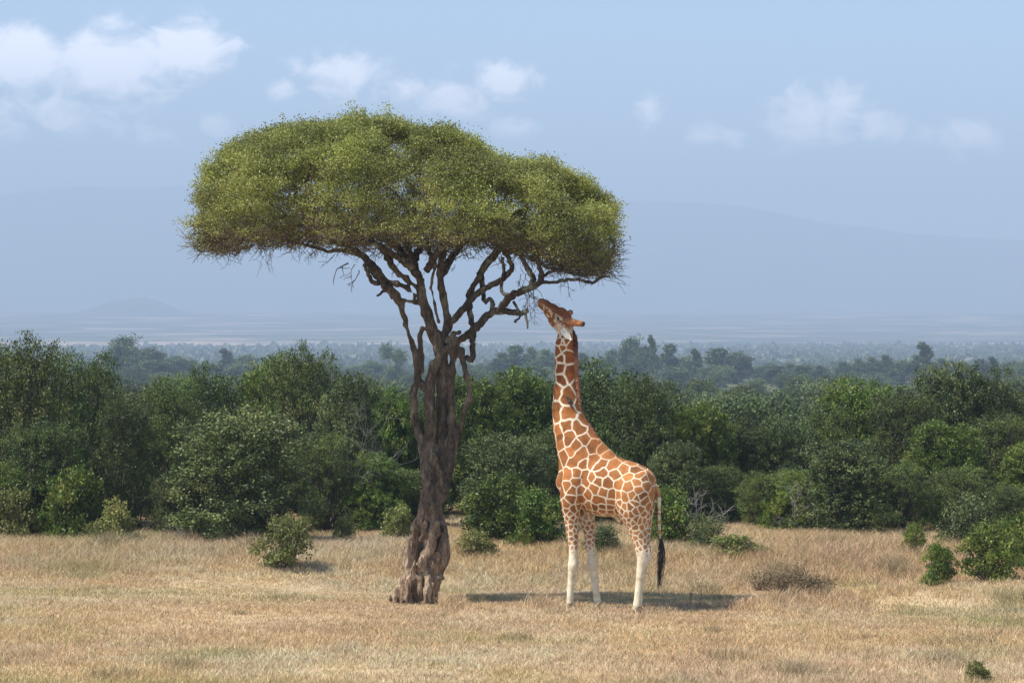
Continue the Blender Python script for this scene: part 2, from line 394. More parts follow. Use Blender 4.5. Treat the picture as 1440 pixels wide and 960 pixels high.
# ------------------------------------------------------------------ foliage factories
def bush_mesh(name, rad, H, nlobe, nsprig, nleaf, leaf, seed, mat, low=0.12, aspect=.5, sprig=.17, spiky=.14, holes=0.0):
    g = np.random.default_rng(seed)
    C = []; Tn = []; Hu = []; O = []
    lobes = []
    for k in range(nlobe):
        zc = H*(low+(.88-low)*(k+.5)/nlobe)
        prof = math.sqrt(max(.05, 1-((zc/H-.36)/.62)**2))
        a = k*2.4+g.random()*1.2; rr = rad*prof*(.62*math.sqrt(g.random()*.75+.25))
        lobes.append((rr*math.cos(a), rr*math.sin(a), zc, rad*((.30 if nlobe > 20 else .36)+.16*g.random())))
    for (lx, ly, lz, lr) in lobes:
        lt = g.normal()*.15; lh = max(0, g.normal()*.16)
        dirs = rand_unit(nsprig, g); dirs[:, 2] = np.abs(dirs[:, 2])*.9+dirs[:, 2]*.35
        dirs /= np.linalg.norm(dirs, axis=1, keepdims=True)
        rr = lr*(.80+.22*g.random(nsprig)+(g.random(nsprig) < spiky)*.30*g.random(nsprig))
        inner = g.random(nsprig) < .15
        rr[inner] *= .6
        sc = np.array([lx, ly, lz])+dirs*rr[:, None]*np.array([1, 1, .85])
        sc = sc[sc[:, 2] > .03*H]; dd = dirs[:len(sc)]
        n = len(sc)
        st = lt+g.normal(size=n)*.17; sh = np.clip(lh+g.normal(size=n)*.14-.05, 0, 1)
        m = nleaf
        off = g.normal(size=(n, m, 3))*sprig*np.array([.60, .60, .48])
        along = (g.random((n, m, 1))-.5)*sprig*1.5*(dd[:, None, :]*.9+np.array([0, 0, .12]))
        c = sc[:, None, :]+off+along
        C.append(c.reshape(-1, 3)); O.append(np.repeat(dd, m, axis=0))
        Tn.append((.45+st[:, None]+g.normal(size=(n, m))*.16).ravel()); Hu.append(np.clip(sh[:, None]+g.normal(size=(n, m))*.07, 0, 1).ravel())
    C = np.concatenate(C); O = np.concatenate(O); Tn = np.clip(np.concatenate(Tn), 0, 1); Hu = np.concatenate(Hu)
    C[:, 2] = np.maximum(C[:, 2], .02)
    V, Q = leaf_quads(C, leaf, g, .35, aspect, O)
    me = new_mesh(name, V, Q, False, {'tint': ('FLOAT', 'FACE', Tn), 'hue': ('FLOAT', 'FACE', Hu)})
    me.materials.append(mat)
    # stems reaching into every lobe
    paths = []
    for (lx, ly, lz, lr) in lobes:
        b = np.array([lx*.12, ly*.12, -.05]); e = np.array([lx, ly, lz])
        midp = b*.55+e*.45+g.normal(size=3)*rad*.07
        p, r = resample([b, midp, e], [.035*rad, .022*rad, .008*rad], H*.12)
        paths.append((p, r))
        for _ in range(3):
            d = rand_unit(1, g)[0]; d[2] = abs(d[2])
            paths.append((np.array([midp*.4+e*.6, e+d*lr*.5, e+d*lr*.95]), [.010*rad, .006*rad, .002*rad]))
    sv, sq = tube_mesh(paths, 5, .08, seed)
    sm = new_mesh(name+'_stems', sv, sq, True); sm.materials.append(M_stem)
    return me, sm

BIG = {}
def big(kind, k, mat, n=3, **kw):
    BIG[kind] = [bush_mesh(f'{kind}_{q}', 1.0*kw.get('rad', 2.0), kw.get('H', 4.2), kw.get('lobes', 34), kw.get('sprigs', 40), kw.get('leaves', 40), kw.get('leaf', .064), k*10+q, mat, kw.get('low', .03), kw.get('aspect', .5), kw.get('sprig', .125)) for q in range(n)]
big('olive', 1, M_olive, 3)
big('grey', 2, M_grey, 2, leaf=.08)
big('bright', 3, M_bright, 2, leaf=.09)
big('sbright', 4, M_bright, 2, rad=.8, H=1.3, lobes=12, sprigs=34, leaves=20, leaf=.068, sprig=.085)
big('syellow', 5, M_yellow, 2, rad=.6, H=.8, lobes=9, sprigs=26, leaves=16, leaf=.062, sprig=.075)
big('sgrey', 6, M_grey, 1, rad=.8, H=1.0, lobes=10, sprigs=32, leaves=18, leaf=.06, sprig=.12)
big('mid', 7, M_olive, 4, rad=2.2, H=3.6, lobes=26, sprigs=28, leaves=20, leaf=.135, sprig=.19)
big('midgrey', 8, M_grey, 2, rad=2.2, H=3.4, lobes=26, sprigs=28, leaves=20, leaf=.135, sprig=.19)
DIM = {'olive': (2.0, 4.2), 'grey': (2.0, 4.2), 'bright': (2.0, 4.2), 'sbright': (.8, 1.3), 'syellow': (.6, .8), 'sgrey': (.8, 1.0), 'mid': (2.2, 3.6), 'midgrey': (2.2, 3.4)}
cnt_kind = {}
def place_bush(name, kind, x, y, halfw, height, label, cat, group=None, parts=True, var=None):
    rad, H = DIM[kind]; vs = BIG[kind]; k = cnt_kind.get(kind, 0); cnt_kind[kind] = k+1
    fo, st = vs[(k if var is None else var) % len(vs)]
    t = thing(name, label, cat, (x, y, float(ground_z(x, y))-.02), random.random()*6.28, group)
    s = halfw/rad
    t.scale = (s, s, height/H)
    link('foliage', fo, None, t); link('stems', st, None, t)
    return t
def bush_at(name, kind, px, hwpx, top, d, label, cat='bush', group=None):
    x = (px-720)*d/F; gz = float(ground_z(x, d)); h = W(px, top, d)[2]-gz
    return place_bush(name, kind, x, d, hwpx*d/F*(1.12 if kind in ('olive', 'grey', 'bright') else 1.0), h*1.0, label, cat, group)

# tall hedge of bushes behind the clearing: px, half width px, top row, distance, kind, label
HEDGE = [
 (-60, 90, 470, 69, 'olive', 'tall dark bush cut by the left edge of the frame'),
 (30, 82, 474, 67, 'olive', 'tallest dark green bush at the far left, its top just under the pale plain'),
 (118, 62, 494, 69, 'olive', 'dark pointed bush right of the tallest left-hand bush'),
 (178, 55, 555, 66, 'olive', 'mid-height dark bush behind the leafy pale shrub on the left'),
 (60, 70, 590, 65, 'olive', 'lower shadowy bush in front of the tallest left-hand bush'),
 (232, 60, 528, 73, 'olive', 'dark bush just left of and behind the big round bush'),
 (300, 66, 520, 76, 'olive', 'flat-topped bush directly behind the big round bush'),
 (338, 112, 577, 64, 'grey', 'big round grey-green bush on the left half of the hedge'),
 (425, 62, 486, 75, 'olive', 'high dark bush whose crest sticks up midway between left edge and umbrella tree'),
 (372, 60, 512, 78, 'bright', 'green bush peering over the big round bush on its right side'),
 (492, 52, 525, 71, 'grey', 'thin grey bush with bare branches left of the umbrella tree'),
 (455, 50, 610, 68, 'olive', 'dark low bush below the bare grey branches'),
 (548, 48, 545, 73, 'bright', 'light green bush just left of the twisted trunk'),
 (530, 46, 640, 68, 'bright', 'lower leafy green bush left of the twisted trunk base'),
 (608, 50, 560, 74, 'olive', 'dark bush directly behind the twisted trunk'),
 (590, 46, 655, 69, 'olive', 'low dark bush behind the twisted trunk, nearest the grass'),
 (668, 62, 528, 73, 'bright', 'light green bush right of the twisted trunk'),
 (742, 70, 525, 76, 'bright', 'broad light green bush between the trunk and the giraffe neck'),
 (712, 70, 612, 67, 'grey', 'grey-green bush in the middle of the gap between trunk and giraffe'),
 (775, 55, 600, 70, 'olive', 'dark bush right behind the giraffe chest'),
 (862, 92, 514, 74, 'olive', 'big dark domed bush to the right of the giraffe neck'),
 (905, 62, 532, 71, 'olive', 'dark bush rising above the giraffe rump'),
 (845, 60, 630, 69, 'olive', 'dark bush hidden mostly by the giraffe body'),
 (985, 52, 566, 72, 'bright', 'rounded green bush right of the big dark domed bush'),
 (950, 48, 620, 69, 'grey', 'grey-green bush just right of the giraffe rump'),
 (1045, 56, 592, 73, 'olive', 'dark green bush at the dip in the hedge right of the giraffe'),
 (1010, 46, 650, 70, 'olive', 'low olive bush behind the bare forked twig'),
 (1105, 52, 588, 73, 'grey', 'greyish bush under the bare stony patches of the far scrub'),
 (1082, 50, 660, 68.5, 'olive', 'low shadowed bush at the edge of the grass right of the giraffe'),
 (1160, 56, 572, 74, 'olive', 'dark bush on the left shoulder of the right-hand thicket'),
 (1205, 74, 540, 75, 'bright', 'wide green bush forming the left top of the right-hand thicket'),
 (1190, 74, 618, 66.5, 'grey', 'rounded blue-green bush low in the right-hand thicket'),
 (1270, 60, 548, 73, 'olive', 'green bush in the middle top of the right-hand thicket'),
 (1262, 56, 650, 66, 'olive', 'dark bush at the grass edge below the middle of the right-hand thicket'),
 (1335, 62, 514, 77, 'grey', 'tallest airy bush of the right-hand thicket, top left part'),
 (1392, 62, 524, 77, 'olive', 'tallest airy bush of the right-hand thicket, top right part'),
 (1330, 60, 590, 70, 'bright', 'green bush under the tallest airy bushes on the right'),
 (1410, 62, 580, 72, 'olive', 'broad dark bush near the right edge of the frame'),
 (1345, 56, 655, 66.5, 'olive', 'low dark bush above the greyish scrub on the right'),
 (1455, 60, 625, 69, 'bright', 'green bush cut by the right edge of the frame'),
 (1500, 80, 560, 74, 'olive', 'dark bush standing just beyond the right edge'),
 (1135, 44, 660, 67.5, 'bright', 'small green bush at the foot of the thicket, right of the sandy gap'),
 (1420, 46, 680, 66, 'olive', 'low olive bush behind the bright shrub at the right edge'),
 (0, 48, 655, 64.5, 'bright', 'leafy green bush low at the left edge'),
 (250, 42, 660, 65, 'grey', 'small dull bush at the left foot of the big round bush'),
]
for k, (px, hwp, top, d, kind, lab) in enumerate(HEDGE):
    bush_at('bush', kind, px, hwp, top, d, lab)

SMALL = [
 (100, 52, 662, 63.5, 'sbright', 'leafy pale shrub with bright leaves standing on the grass at left', 'shrub'),
 (168, 34, 708, 63, 'syellow', 'low yellow-green shrub right of the leafy pale shrub', 'shrub'),
 (18, 40, 690, 63.5, 'syellow', 'ragged yellow-green shrub at the left edge', 'shrub'),
 (135, 22, 735, 62.8, 'syellow', 'smallest yellow-green shrub between the two left-hand shrubs', 'shrub'),
 (404, 46, 728, 59.6, 'syellow', 'isolated small leafy shrub standing alone in the grass left of the tree', 'shrub'),
 (483, 21, 728, 64.2, 'syellow', 'small yellow-green shrub right of the isolated leafy shrub', 'shrub'),
 (560, 28, 712, 65, 'syellow', 'small shrub just left of the trunk base', 'shrub'),
 (672, 32, 748, 61.5, 'syellow', 'low dry yellowish shrub right of the trunk base', 'shrub'),
 (700, 60, 672, 64.2, 'sbright', 'bright green shrub between tree trunk and giraffe', 'shrub'),
 (757, 44, 690, 63, 'sbright', 'bright green shrub nearest to the giraffe chest', 'shrub'),
 (848, 32, 742, 61.5, 'sgrey', 'low grey scrub seen between the giraffe legs', 'shrub'),
 (940, 42, 690, 62.6, 'sbright', 'bright green rounded shrub behind the giraffe tail', 'shrub'),
 (990, 32, 730, 62, 'sgrey', 'scraggly dull shrub right of the giraffe tail', 'shrub'),
 (1030, 44, 752, 61.5, 'syellow', 'sprawling low yellow-green shrub farthest right of the tail', 'shrub'),
 (1092, 26, 700, 67.3, 'sbright', 'small green shrub in the sandy gap of the hedge', 'shrub'),
 (1285, 19, 738, 61.4, 'sbright', 'little upright shrub alone in the grass at right', 'shrub'),
 (1322, 30, 765, 57.0, 'sbright', 'small dark green shrub left of the bright shrub at the right edge', 'shrub'),
 (1392, 50, 738, 57.0, 'sbright', 'bright green shrub in the grass near the right edge', 'shrub'),
 (1438, 36, 722, 59.5, 'sbright', 'leafy shrub cut by the right edge behind the bright shrub', 'shrub'),
 (1358, 48, 705, 62.5, 'sgrey', 'dull grey scrub behind the bright shrub at right', 'shrub'),
 (1376, 24, 930, 39.6, 'syellow', 'tiny green plant at the bottom right of the grass', 'plant'),
]
for (px, hwp, top, d, kind, lab, cat) in SMALL:
    bush_at('plant' if cat == 'plant' else 'shrub', kind, px, hwp, top, d, lab, cat)

# scrub sloping away behind the hedge (ordinary bushes, one thing each)
g = np.random.default_rng(21)
for k in range(150):
    d = 92*math.exp(g.random()**.8*math.log(780/92.))
    px = g.uniform(-60, 1500)
    x = (px-720)*d/F
    hwid = g.uniform(1.8, 3.4)*(1+.5*(d > 250)); hh = g.uniform(2.6, 3.8)*(1+.15*(d > 250))
    side = 'left of the umbrella tree' if px < 560 else ('between umbrella tree and giraffe' if px < 800 else 'right of the giraffe')
    band = 'in the nearer scrub' if d < 230 else 'in the farther scrub'
    place_bush('bush', 'mid' if g.random() < .65 else 'midgrey', x, d, hwid, hh, f'rounded bush among many alike {band} {side}', 'bush', f'bushes {band} {side}')

# ------------------------------------------------------------------ far eucalypts
def euc_mesh(name, H, blobs, trunkr, seed, leaf=.42):
    g = np.random.default_rng(seed); C = []; T = []; paths = []
    for (bx, bz, br) in blobs:
        by = g.normal()*br*.5
        n = int(880*br)
        dd = rand_unit(n, g); c = np.array([bx, by, bz])+dd*br*(.45+.62*g.random((n, 1)))*(1+.45*VN(dd[:, 0]*2.2+bx, dd[:, 1]*2.2+bz, dd[:, 2]*2.2)[:, None]*2)*np.array([1, 1, 1.05])
        c += VN(c[:, 0]*1.1, c[:, 1]*1.1, c[:, 2]*1.1)[:, None]*br*.5+VN(c[:, 0]*2.7, c[:, 1]*2.7, c[:, 2]*2.7)[:, None]*rand_unit(1, g)*.9
        C.append(c); T.append(np.clip(.45+g.normal()*.12+g.normal(size=n)*.22, 0, 1))
        paths.append(resample([np.array([0, 0, 0]), np.array([bx*.35+g.normal()*.15, 0, bz*.5]), np.array([bx, by, bz])], [trunkr, trunkr*.7, trunkr*.3], H*.15))
    C = np.concatenate(C); T = np.concatenate(T)
    V, Q = leaf_quads(C, leaf, g, -.1, .6)
    me = new_mesh(name, V, Q, False, {'tint': ('FLOAT', 'FACE', T), 'hue': ('FLOAT', 'FACE', T*0)}); me.materials.append(M_euc)
    sv, sq = tube_mesh(paths, 6, .05, seed); sm = new_mesh(name+'_trunk', sv, sq, True); sm.materials.append(M_stem)
    return me, sm
EUC = [  # unit tree height 12 m
 euc_mesh('euc_round', 12, [(0, 9.3, 2.6), (-1.6, 7, 2.1), (1.7, 6.6, 2.2), (.4, 4.2, 2.4), (-1.4, 3.2, 2)], .3, 1),
 euc_mesh('euc_slim', 12, [(.2, 10.3, 1.5), (-.6, 8, 1.4), (.7, 6.2, 1.6), (-.4, 4, 1.6), (.3, 2.3, 1.6)], .22, 2),
 euc_mesh('euc_two', 12, [(-1.3, 9.6, 2.1), (1.7, 8.0, 2.2), (-1.0, 4.4, 1.3), (1.2, 3.4, 1.5)], .22, 3),
 euc_mesh('euc_tuft', 12, [(-.7, 11.0, .9), (.5, 10.2, 1.0), (-.3, 9.2, .9), (.9, 8.7, .8), (.0, 7.6, 1.2), (-.8, 6.3, 1.2), (.7, 5.4, 1.5), (-.3, 4.1, 1.8), (.6, 2.6, 2.1)], .2, 4),
 euc_mesh('euc_wide', 12, [(0, 8.8, 2.8), (-2.6, 7.6, 2.1), (2.7, 7.9, 2.2), (-1.8, 4.6, 2.5), (2.0, 4.4, 2.6), (0, 3, 2.8)], .3, 5),
 euc_mesh('euc_cone', 12, [(0, 10.7, 1.1), (.2, 9, 1.7), (-.3, 7, 2.2), (.3, 5, 2.6), (0, 3, 2.8)], .25, 6)]
EUCW = [3.9, 2.1, 3.6, 2.4, 4.9, 2.9]
FAR = [  # px, top row, half width px, variant, distance, label
 (174, 469, 25, 0, 800, 'tallest hazy blue-green tree of the far left group'),
 (208, 484, 22, 4, 820, 'rounded hazy tree right of the tallest one in the far left group'),
 (246, 497, 24, 4, 850, 'low hazy tree tapering off the far left group'),
 (318, 489, 11, 3, 900, 'small tufted hazy tree standing apart above the left scrub'),
 (345, 495, 18, 4, 900, 'small rounded hazy tree beside the tufted one on the left'),
 (390, 505, 24, 4, 930, 'low hazy tree left of the hedge crest'),
 (290, 507, 26, 4, 900, 'lowest hazy tree between the far left group and the tufted one'),
 (552, 481, 16, 2, 760, 'lone slender far tree with two round heads, left of the trunk'),
 (500, 512, 30, 4, 950, 'faint low tree left of the lone two-headed tree'),
 (676, 508, 16, 4, 900, 'faint small tree just right of the trunk'),
 (706, 494, 20, 5, 800, 'hazy conical tree at the left end of the group behind the giraffe neck'),
 (724, 483, 14, 1, 800, 'slim hazy tree at the top of the group left of the giraffe neck'),
 (746, 486, 16, 5, 810, 'second hazy tree peak left of the giraffe neck'),
 (768, 489, 18, 5, 800, 'hazy tree touching the left side of the giraffe neck'),
 (818, 494, 16, 5, 800, 'pointed hazy tree touching the right side of the giraffe neck'),
 (842, 500, 20, 4, 830, 'low hazy tree between the pointed tree and the great round trees'),
 (861, 488, 13, 0, 800, 'small round-headed tree left of the great round tree'),
 (887, 470, 18, 0, 780, 'great round far tree, tallest right of the giraffe neck'),
 (909, 482, 19, 0, 800, 'broad round tree leaning on the right of the great round tree'),
 (917, 470, 7, 3, 760, 'thin wispy tree with tiny tufts above the broad round tree'),
 (941, 481, 11, 1, 780, 'slim upright tree alone right of the great round tree'),
 (962, 497, 24, 4, 820, 'low hazy spreading tree right of the slim upright one'),
 (979, 489, 9, 3, 780, 'thin forked hazy tree right of centre'),
 (1008, 487, 17, 1, 800, 'ragged tall tree at the left of the right-hand grove'),
 (1034, 490, 22, 4, 800, 'broad hazy tree at the right of the right-hand grove'),
 (1078, 510, 24, 4, 820, 'dark low rounded tree past the right-hand grove'),
 (1112, 509, 9, 3, 800, 'first of two little forked trees in the dip on the right'),
 (1126, 511, 8, 1, 800, 'second of two little forked trees in the dip on the right'),
 (1150, 519, 22, 4, 850, 'low hazy tree right of the two little forked trees'),
 (1186, 507, 16, 5, 800, 'leftmost conical tree of the far right row'),
 (1207, 502, 14, 5, 800, 'second conical tree of the far right row'),
 (1226, 500, 14, 5, 800, 'third conical tree of the far right row'),
 (1246, 497, 13, 5, 800, 'fourth conical tree of the far right row, a little taller'),
 (1266, 502, 19, 4, 800, 'wide dark tree in the middle of the far right row'),
 (1301, 480, 13, 3, 780, 'tallest tree of the far right row with a tufted top'),
 (1290, 497, 15, 5, 800, 'conical tree at the foot of the tallest far right tree'),
 (1324, 502, 15, 5, 800, 'conical tree right of the tallest far right tree'),
 (1346, 505, 18, 4, 820, 'rounded tree over the airy right-hand bushes'),
 (1380, 503, 14, 5, 800, 'conical tree near the right edge of the far row'),
 (1397, 500, 8, 3, 800, 'thin tufted tree near the right edge of the far row'),
 (1420, 505, 20, 4, 820, 'broad hazy tree at the right edge of the far row'),
 (1446, 502, 16, 4, 800, 'hazy tree cut by the right edge of the frame'),
]
for (px, top, hwp, v, d, lab) in FAR:
    x = (px-720)*d/F; gz = float(ground_z(x, d)); h = W(px, top, d)[2]-gz
    t = thing('tree', lab, 'tree', (x, d, gz-.2), g.random()*.5-.25, 'far trees beyond the scrub')
    sx = hwp*1.2*d/F/EUCW[v]; t.scale = (sx, sx, h/12.1)
    link('crown', EUC[v][0], None, t); link('trunk', EUC[v][1], None, t)
for k in range(190):      # lower ordinary trees along the same rise
    d = g.uniform(640, 1550); px = g.uniform(-40, 1480); x = (px-720)*d/F; v = int(g.integers(0, 6))
    side = 'left of the umbrella tree' if px < 560 else ('between umbrella tree and giraffe' if px < 800 else 'right of the giraffe')
    t = thing('tree', 'low tree among many alike on the far rise '+side, 'tree', (x, d, float(ground_z(x, d))-.3), g.random()*6, 'low hazy trees on the far rise '+side)
    s = g.uniform(.85, 1.3); t.scale = (s, s, g.uniform(.36, .55))
    link('crown', EUC[v][0], None, t); link('trunk', EUC[v][1], None, t)

# the far-off wood on the valley floor: reads as one mass
def far_wood():
    g = np.random.default_rng(5); n = 13000
    d = np.sqrt(g.uniform(1300**2, 3550**2, n)); x = g.uniform(-1, 1, n)*d*.25
    r = g.uniform(.7, 1.3, n)*(1.3+d/3500*4.2); h = r*g.uniform(1.0, 1.6, n)
    # low dome template
    rings = [(1.0, 0.0), (1.05, .35), (.8, .75), (.35, 1.0)]; S = 7
    tv = []
    for (rr, zz) in rings:
        for a in range(S): tv.append((rr*math.cos(a*2*math.pi/S), rr*math.sin(a*2*math.pi/S), zz))
    tv.append((0, 0, 1.06)); tv = np.array(tv)
    tq = [(i*S+j, i*S+(j+1) % S, (i+1)*S+(j+1) % S, (i+1)*S+j) for i in range(3) for j in range(S)]
    tt = [(3*S+j, 3*S+(j+1) % S, 4*S) for j in range(S)]
    jit = 1+.33*g.normal(size=(n, len(tv), 1))*np.array([1, 1, .6])
    P = tv[None]*jit*np.stack([r, r, h], 1)[:, None, :]
    P[:, :, 0] += x[:, None]; P[:, :, 1] += d[:, None]; P[:, :, 2] += (ground_z(x, d)-.8)[:, None]
    off = (np.arange(n)*len(tv))[:, None, None]
    Q = (np.array(tq)[None]+off).reshape(-1, 4); T = (np.array(tt)[None]+off).reshape(-1, 3)
    tint = g.random(n)
    ta = np.concatenate([np.repeat(tint, len(tq)), np.repeat(tint, len(tt))])
    me = new_mesh('far_wood', P.reshape(-1, 3), [Q, T], False, {'tint': ('FLOAT', 'FACE', ta), 'hue': ('FLOAT', 'FACE', ta*0)})
    o = link('far_wood', me, foliage_mat('far_wood_leaves', (.020, .032, .012), (.050, .070, .026), (.1, .1, .05), transl=0, obj_var=0))
    tag(o, 'far-off wood on the valley floor fading into blue haze', 'wood', kind='stuff')
far_wood()

# ------------------------------------------------------------------ bare branches in the hedge
def dead_branches(name, px, py, d, n, size, seed, label, mat, cat='dead shrub', spread=1.0):
    g = np.random.default_rng(seed); base = W(px, py, d); x, y = base[0], base[1]
    z0 = float(ground_z(x, y)); top = base[2]-z0
    paths = []
    def grow(p, dr, L, r, lv):
        pts = [p]; q = p.copy(); dd = dr.copy()
        for _ in range(5):
            dd = dd+g.normal(size=3)*.22; dd /= np.linalg.norm(dd); q = q+dd*L/5; pts.append(q.copy())
        paths.append((np.array(pts), np.linspace(r, r*.45, 6)))
        if lv > 0:
            for c in range(4):
                ii = g.integers(2, 6); nd = dd+rand_unit(1, g)[0]*.9*spread; nd[2] += .2; nd /= np.linalg.norm(nd)
                grow(pts[ii], nd, L*.62, r*.55, lv-1)
    for k in range(n):
        dr = np.array([g.normal()*.35*spread, g.normal()*.3, 1.0]); dr /= np.linalg.norm(dr)
        grow(np.array([g.normal()*.1, g.normal()*.1, 0]), dr, top*.62, size, 3)
    sv, sq = tube_mesh(paths, 4, .05, seed, cap=False)
    t = thing(name, label, cat, (x, y, z0))
    link('stems', new_mesh(name, sv, sq, True), mat, t)
    return t
dead_branches('dead_shrub', 470, 565, 69.2, 3, .010, 3, 'bare pale grey branches standing in front of the thin grey bush left of the tree', M_dead)
dead_branches('dead_shrub', 986, 690, 63.5, 2, .020, 5, 'bare forked pale twig right of the giraffe tail', M_dead)
dead_branches('dead_shrub', 262, 738, 62.9, 3, .012, 6, 'bare twigs at the grass edge below the big round bush', M_dead)
dead_branches('dead_shrub', 1150, 640, 67.0, 3, .016, 8, 'bare brownish twigs in the left part of the right-hand thicket', M_dead)
dead_branches('dead_shrub', 985, 824, 50.4, 2, .0045, 9, 'little dark dead stalk in the grass right of the giraffe hind leg', M_twig)

def dry_brush():
    g = np.random.default_rng(11); d = 50.9; px = 1108
    x = (px-720)*d/F; z = float(ground_z(x, d))
    t = thing('dry_brush', 'tangled brown dry brush heap on the grass right of the giraffe', 'brush', (x, d, z))
    paths = []
    for k in range(520):
        a = g.random()*6.28; rr = math.sqrt(g.random())
        b = np.array([rr*.52*math.cos(a)*(1+.3*math.sin(3*a)), rr*.3*math.sin(a), 0.0])
        dr = np.array([b[0]*1.0+.25+g.normal()*.35, g.normal()*.3, .65]); dr /= np.linalg.norm(dr)
        L = g.uniform(.14, .52)*(1-.35*rr)
        m = b+dr*L*.5+g.normal(size=3)*.02; e = b+dr*L+np.array([.04, 0, -.02])
        paths.append((np.array([b, m, e]), [.005, .004, .0015]))
    v, q = tube_mesh(paths, 3, 0, 1, cap=False)
    link('stems', new_mesh('brush_stems', v, q, True), plain_mat('brush_stem', (.25, .18, .115), .9, .1, .3, 9), t)
    C = np.array([p[0][2] for p in paths]); C = np.repeat(C, 9, 0)+g.normal(size=(len(C)*9, 3))*.035
    V, Q = leaf_quads(C, .045, g, .2, .3)
    n = len(Q); link('foliage', new_mesh('brush_leaf', V, Q, False, {'tint': ('FLOAT', 'FACE', g.random(n)), 'hue': ('FLOAT', 'FACE', g.random(n)*.3)}), M_dryb, t)
dry_brush()

# ------------------------------------------------------------------ grass
def grass():
    g = np.random.default_rng(31)
    nt_ = 190000
    y = np.sqrt(g.uniform(37.0**2, 76.5**2, nt_*2)); x = g.uniform(-1, 1, len(y))*(y*.1745+2.2)
    den = .62+.55*fbm2(x, y, .5, 3, 1.0)
    keep = g.random(len(y)) < den; x = x[keep][:nt_]; y = y[keep][:nt_]
    n = len(x)
    # heights
    tall = np.clip((y-57.5)/4, 0, 1)*.17+np.clip((47.5-y)/5, 0, 1)*.03+.072
    patch = fbm2(x, y, .22, 3, 6.0)
    tall = tall+.22*np.exp(-((y-50.2)/.55)**2)*np.clip(VN(x*1.9+3, x*0+2.2, y*.8)*4+.45, 0, 1)*(x > -1.2)
    for (fx, fy) in ((.98, 50.2), (1.45, 49.9), (2.1, 49.45)): tall = tall+.10*np.exp(-((x-fx)**2/.05+(y-fy+.35)**2/.05))
    clump = np.clip(VN(x*1.3+7, y*1.0, x*0+5.5)*6-1.5+2*fbm2(x, y, .15, 2, 51.), 0, 1); tall = tall+.11*clump
    tall = tall*(1+1.0*patch)+.04*np.clip(fbm2(x, y, 1.2, 2, 3.)*2, 0, 1)
    # greener short strip and paler straw patches
    green = np.clip(.6-np.abs(y-53.5+1.2*fbm2(x, y, .2, 2, 12.))/3.0+1.0*fbm2(x, y, .3, 2, 8.0), 0, 1)*.75
    green = np.maximum(green, np.clip(1.1-np.abs(y-57.2)/2.2, 0, 1)*np.clip(.5+2.0*fbm2(x, y, .35, 2, 33.), 0, 1)*np.clip(1-np.abs(x-2.6)/2.8, 0, 1))
    green = np.maximum(green, np.clip(1.1-np.abs(y-53.8)/1.8, 0, 1)*np.clip(.6+2.0*fbm2(x, y, .35, 2, 43.), 0, 1)*np.clip(1-np.abs(x+4.0)/3.6, 0, 1)*.8)
    green = np.maximum(green, np.clip(fbm2(x, y, .45, 3, 17.)*2.2-.35, 0, 1)*.8)
    red = np.clip(.34+1.0*fbm2(x, y, .23, 4, 22.)+.15*(y > 59)+.9*VN(x*2.1, y*2.1, x*0+3.3), 0, 1)
    pale = np.clip(.22+1.2*fbm2(x, y, .31, 4, 27.)+.9*VN(x*1.7, y*1.7, x*0+8.3), 0, 1)
    m = 7
    bx = x[:, None]+g.normal(size=(n, m))*.06; by = y[:, None]+g.normal(size=(n, m))*.06
    h = np.clip(tall, .035, .62)[:, None]*g.uniform(.45, 1.25, (n, m))
    a = g.random((n, m))*6.28; lean = np.abs(g.normal(size=(n, m)))*.75+.15
    lx = np.cos(a)*lean*h+.05*h; ly = np.sin(a)*lean*h
    wdt = g.uniform(.0024, .0052, (n, m))*(1+.012*(by-37))
    wa = g.random((n, m))*3.14; wx = np.cos(wa)*wdt; wy = np.sin(wa)*wdt*.6
    z0 = ground_z(bx, by)-.01
    bx, by, h, lx, ly, wx, wy, z0 = [q.ravel() for q in (bx, by, h, lx, ly, wx, wy, z0)]
    P = np.stack([
        np.stack([bx-wx, by-wy, z0], 1), np.stack([bx+wx, by+wy, z0], 1),
        np.stack([bx+lx*.45+wx*.8, by+ly*.45+wy*.8, z0+h*.62], 1), np.stack([bx+lx*.45-wx*.8, by+ly*.45-wy*.8, z0+h*.62], 1),
        np.stack([bx+lx, by+ly, z0+h*.96], 1)], axis=1).reshape(-1, 3)
    k = np.arange(len(bx))*5
    Q = np.stack([k, k+1, k+2, k+3], 1); T = np.stack([k+3, k+2, k+4], 1)
    straw = np.array([.78, .55, .285]); palec = np.array([.85, .70, .47]); redc = np.array([.68, .46, .29]); greenc = np.array([.42, .40, .17])
    c = straw+(palec-straw)*pale[:, None]; c = c+(redc-c)*(red*.75)[:, None]; c = c+(greenc-c)*green[:, None]
    c = c+(np.array([.33, .28, .15])-c)*(clump*.55)[:, None]
    c = c*(1+.22*g.normal(size=(n, 1))).clip(.5, 1.4); c = np.repeat(c, m, 0)*g.uniform(.46, 1.12, (n*m, 1)); odd = g.random(n*m) < .05; c[odd] = np.array([.2, .235, .07])*g.uniform(.6, 1.2, (odd.sum(), 1))
    c = np.clip(c, 0, .85)
    col = np.concatenate([np.concatenate([c, np.ones((len(c), 1))], 1)]*2)
    me = new_mesh('grass', P, [Q, T], False, {'col': ('FLOAT_COLOR', 'FACE', col)})
    mt, nt, out = nmat('dry_grass'); L = nt.links
    at = N(nt, 'ShaderNodeAttribute', attribute_name='col')
    b = N(nt, 'ShaderNodeBsdfPrincipled'); b.inputs['Roughness'].default_value = .6; b.inputs['Specular IOR Level'].default_value = .25
    L.new(at.outputs['Color'], b.inputs['Base Color'])
    tr = N(nt, 'ShaderNodeBsdfTranslucent'); L.new(at.outputs['Color'], tr.inputs['Color'])
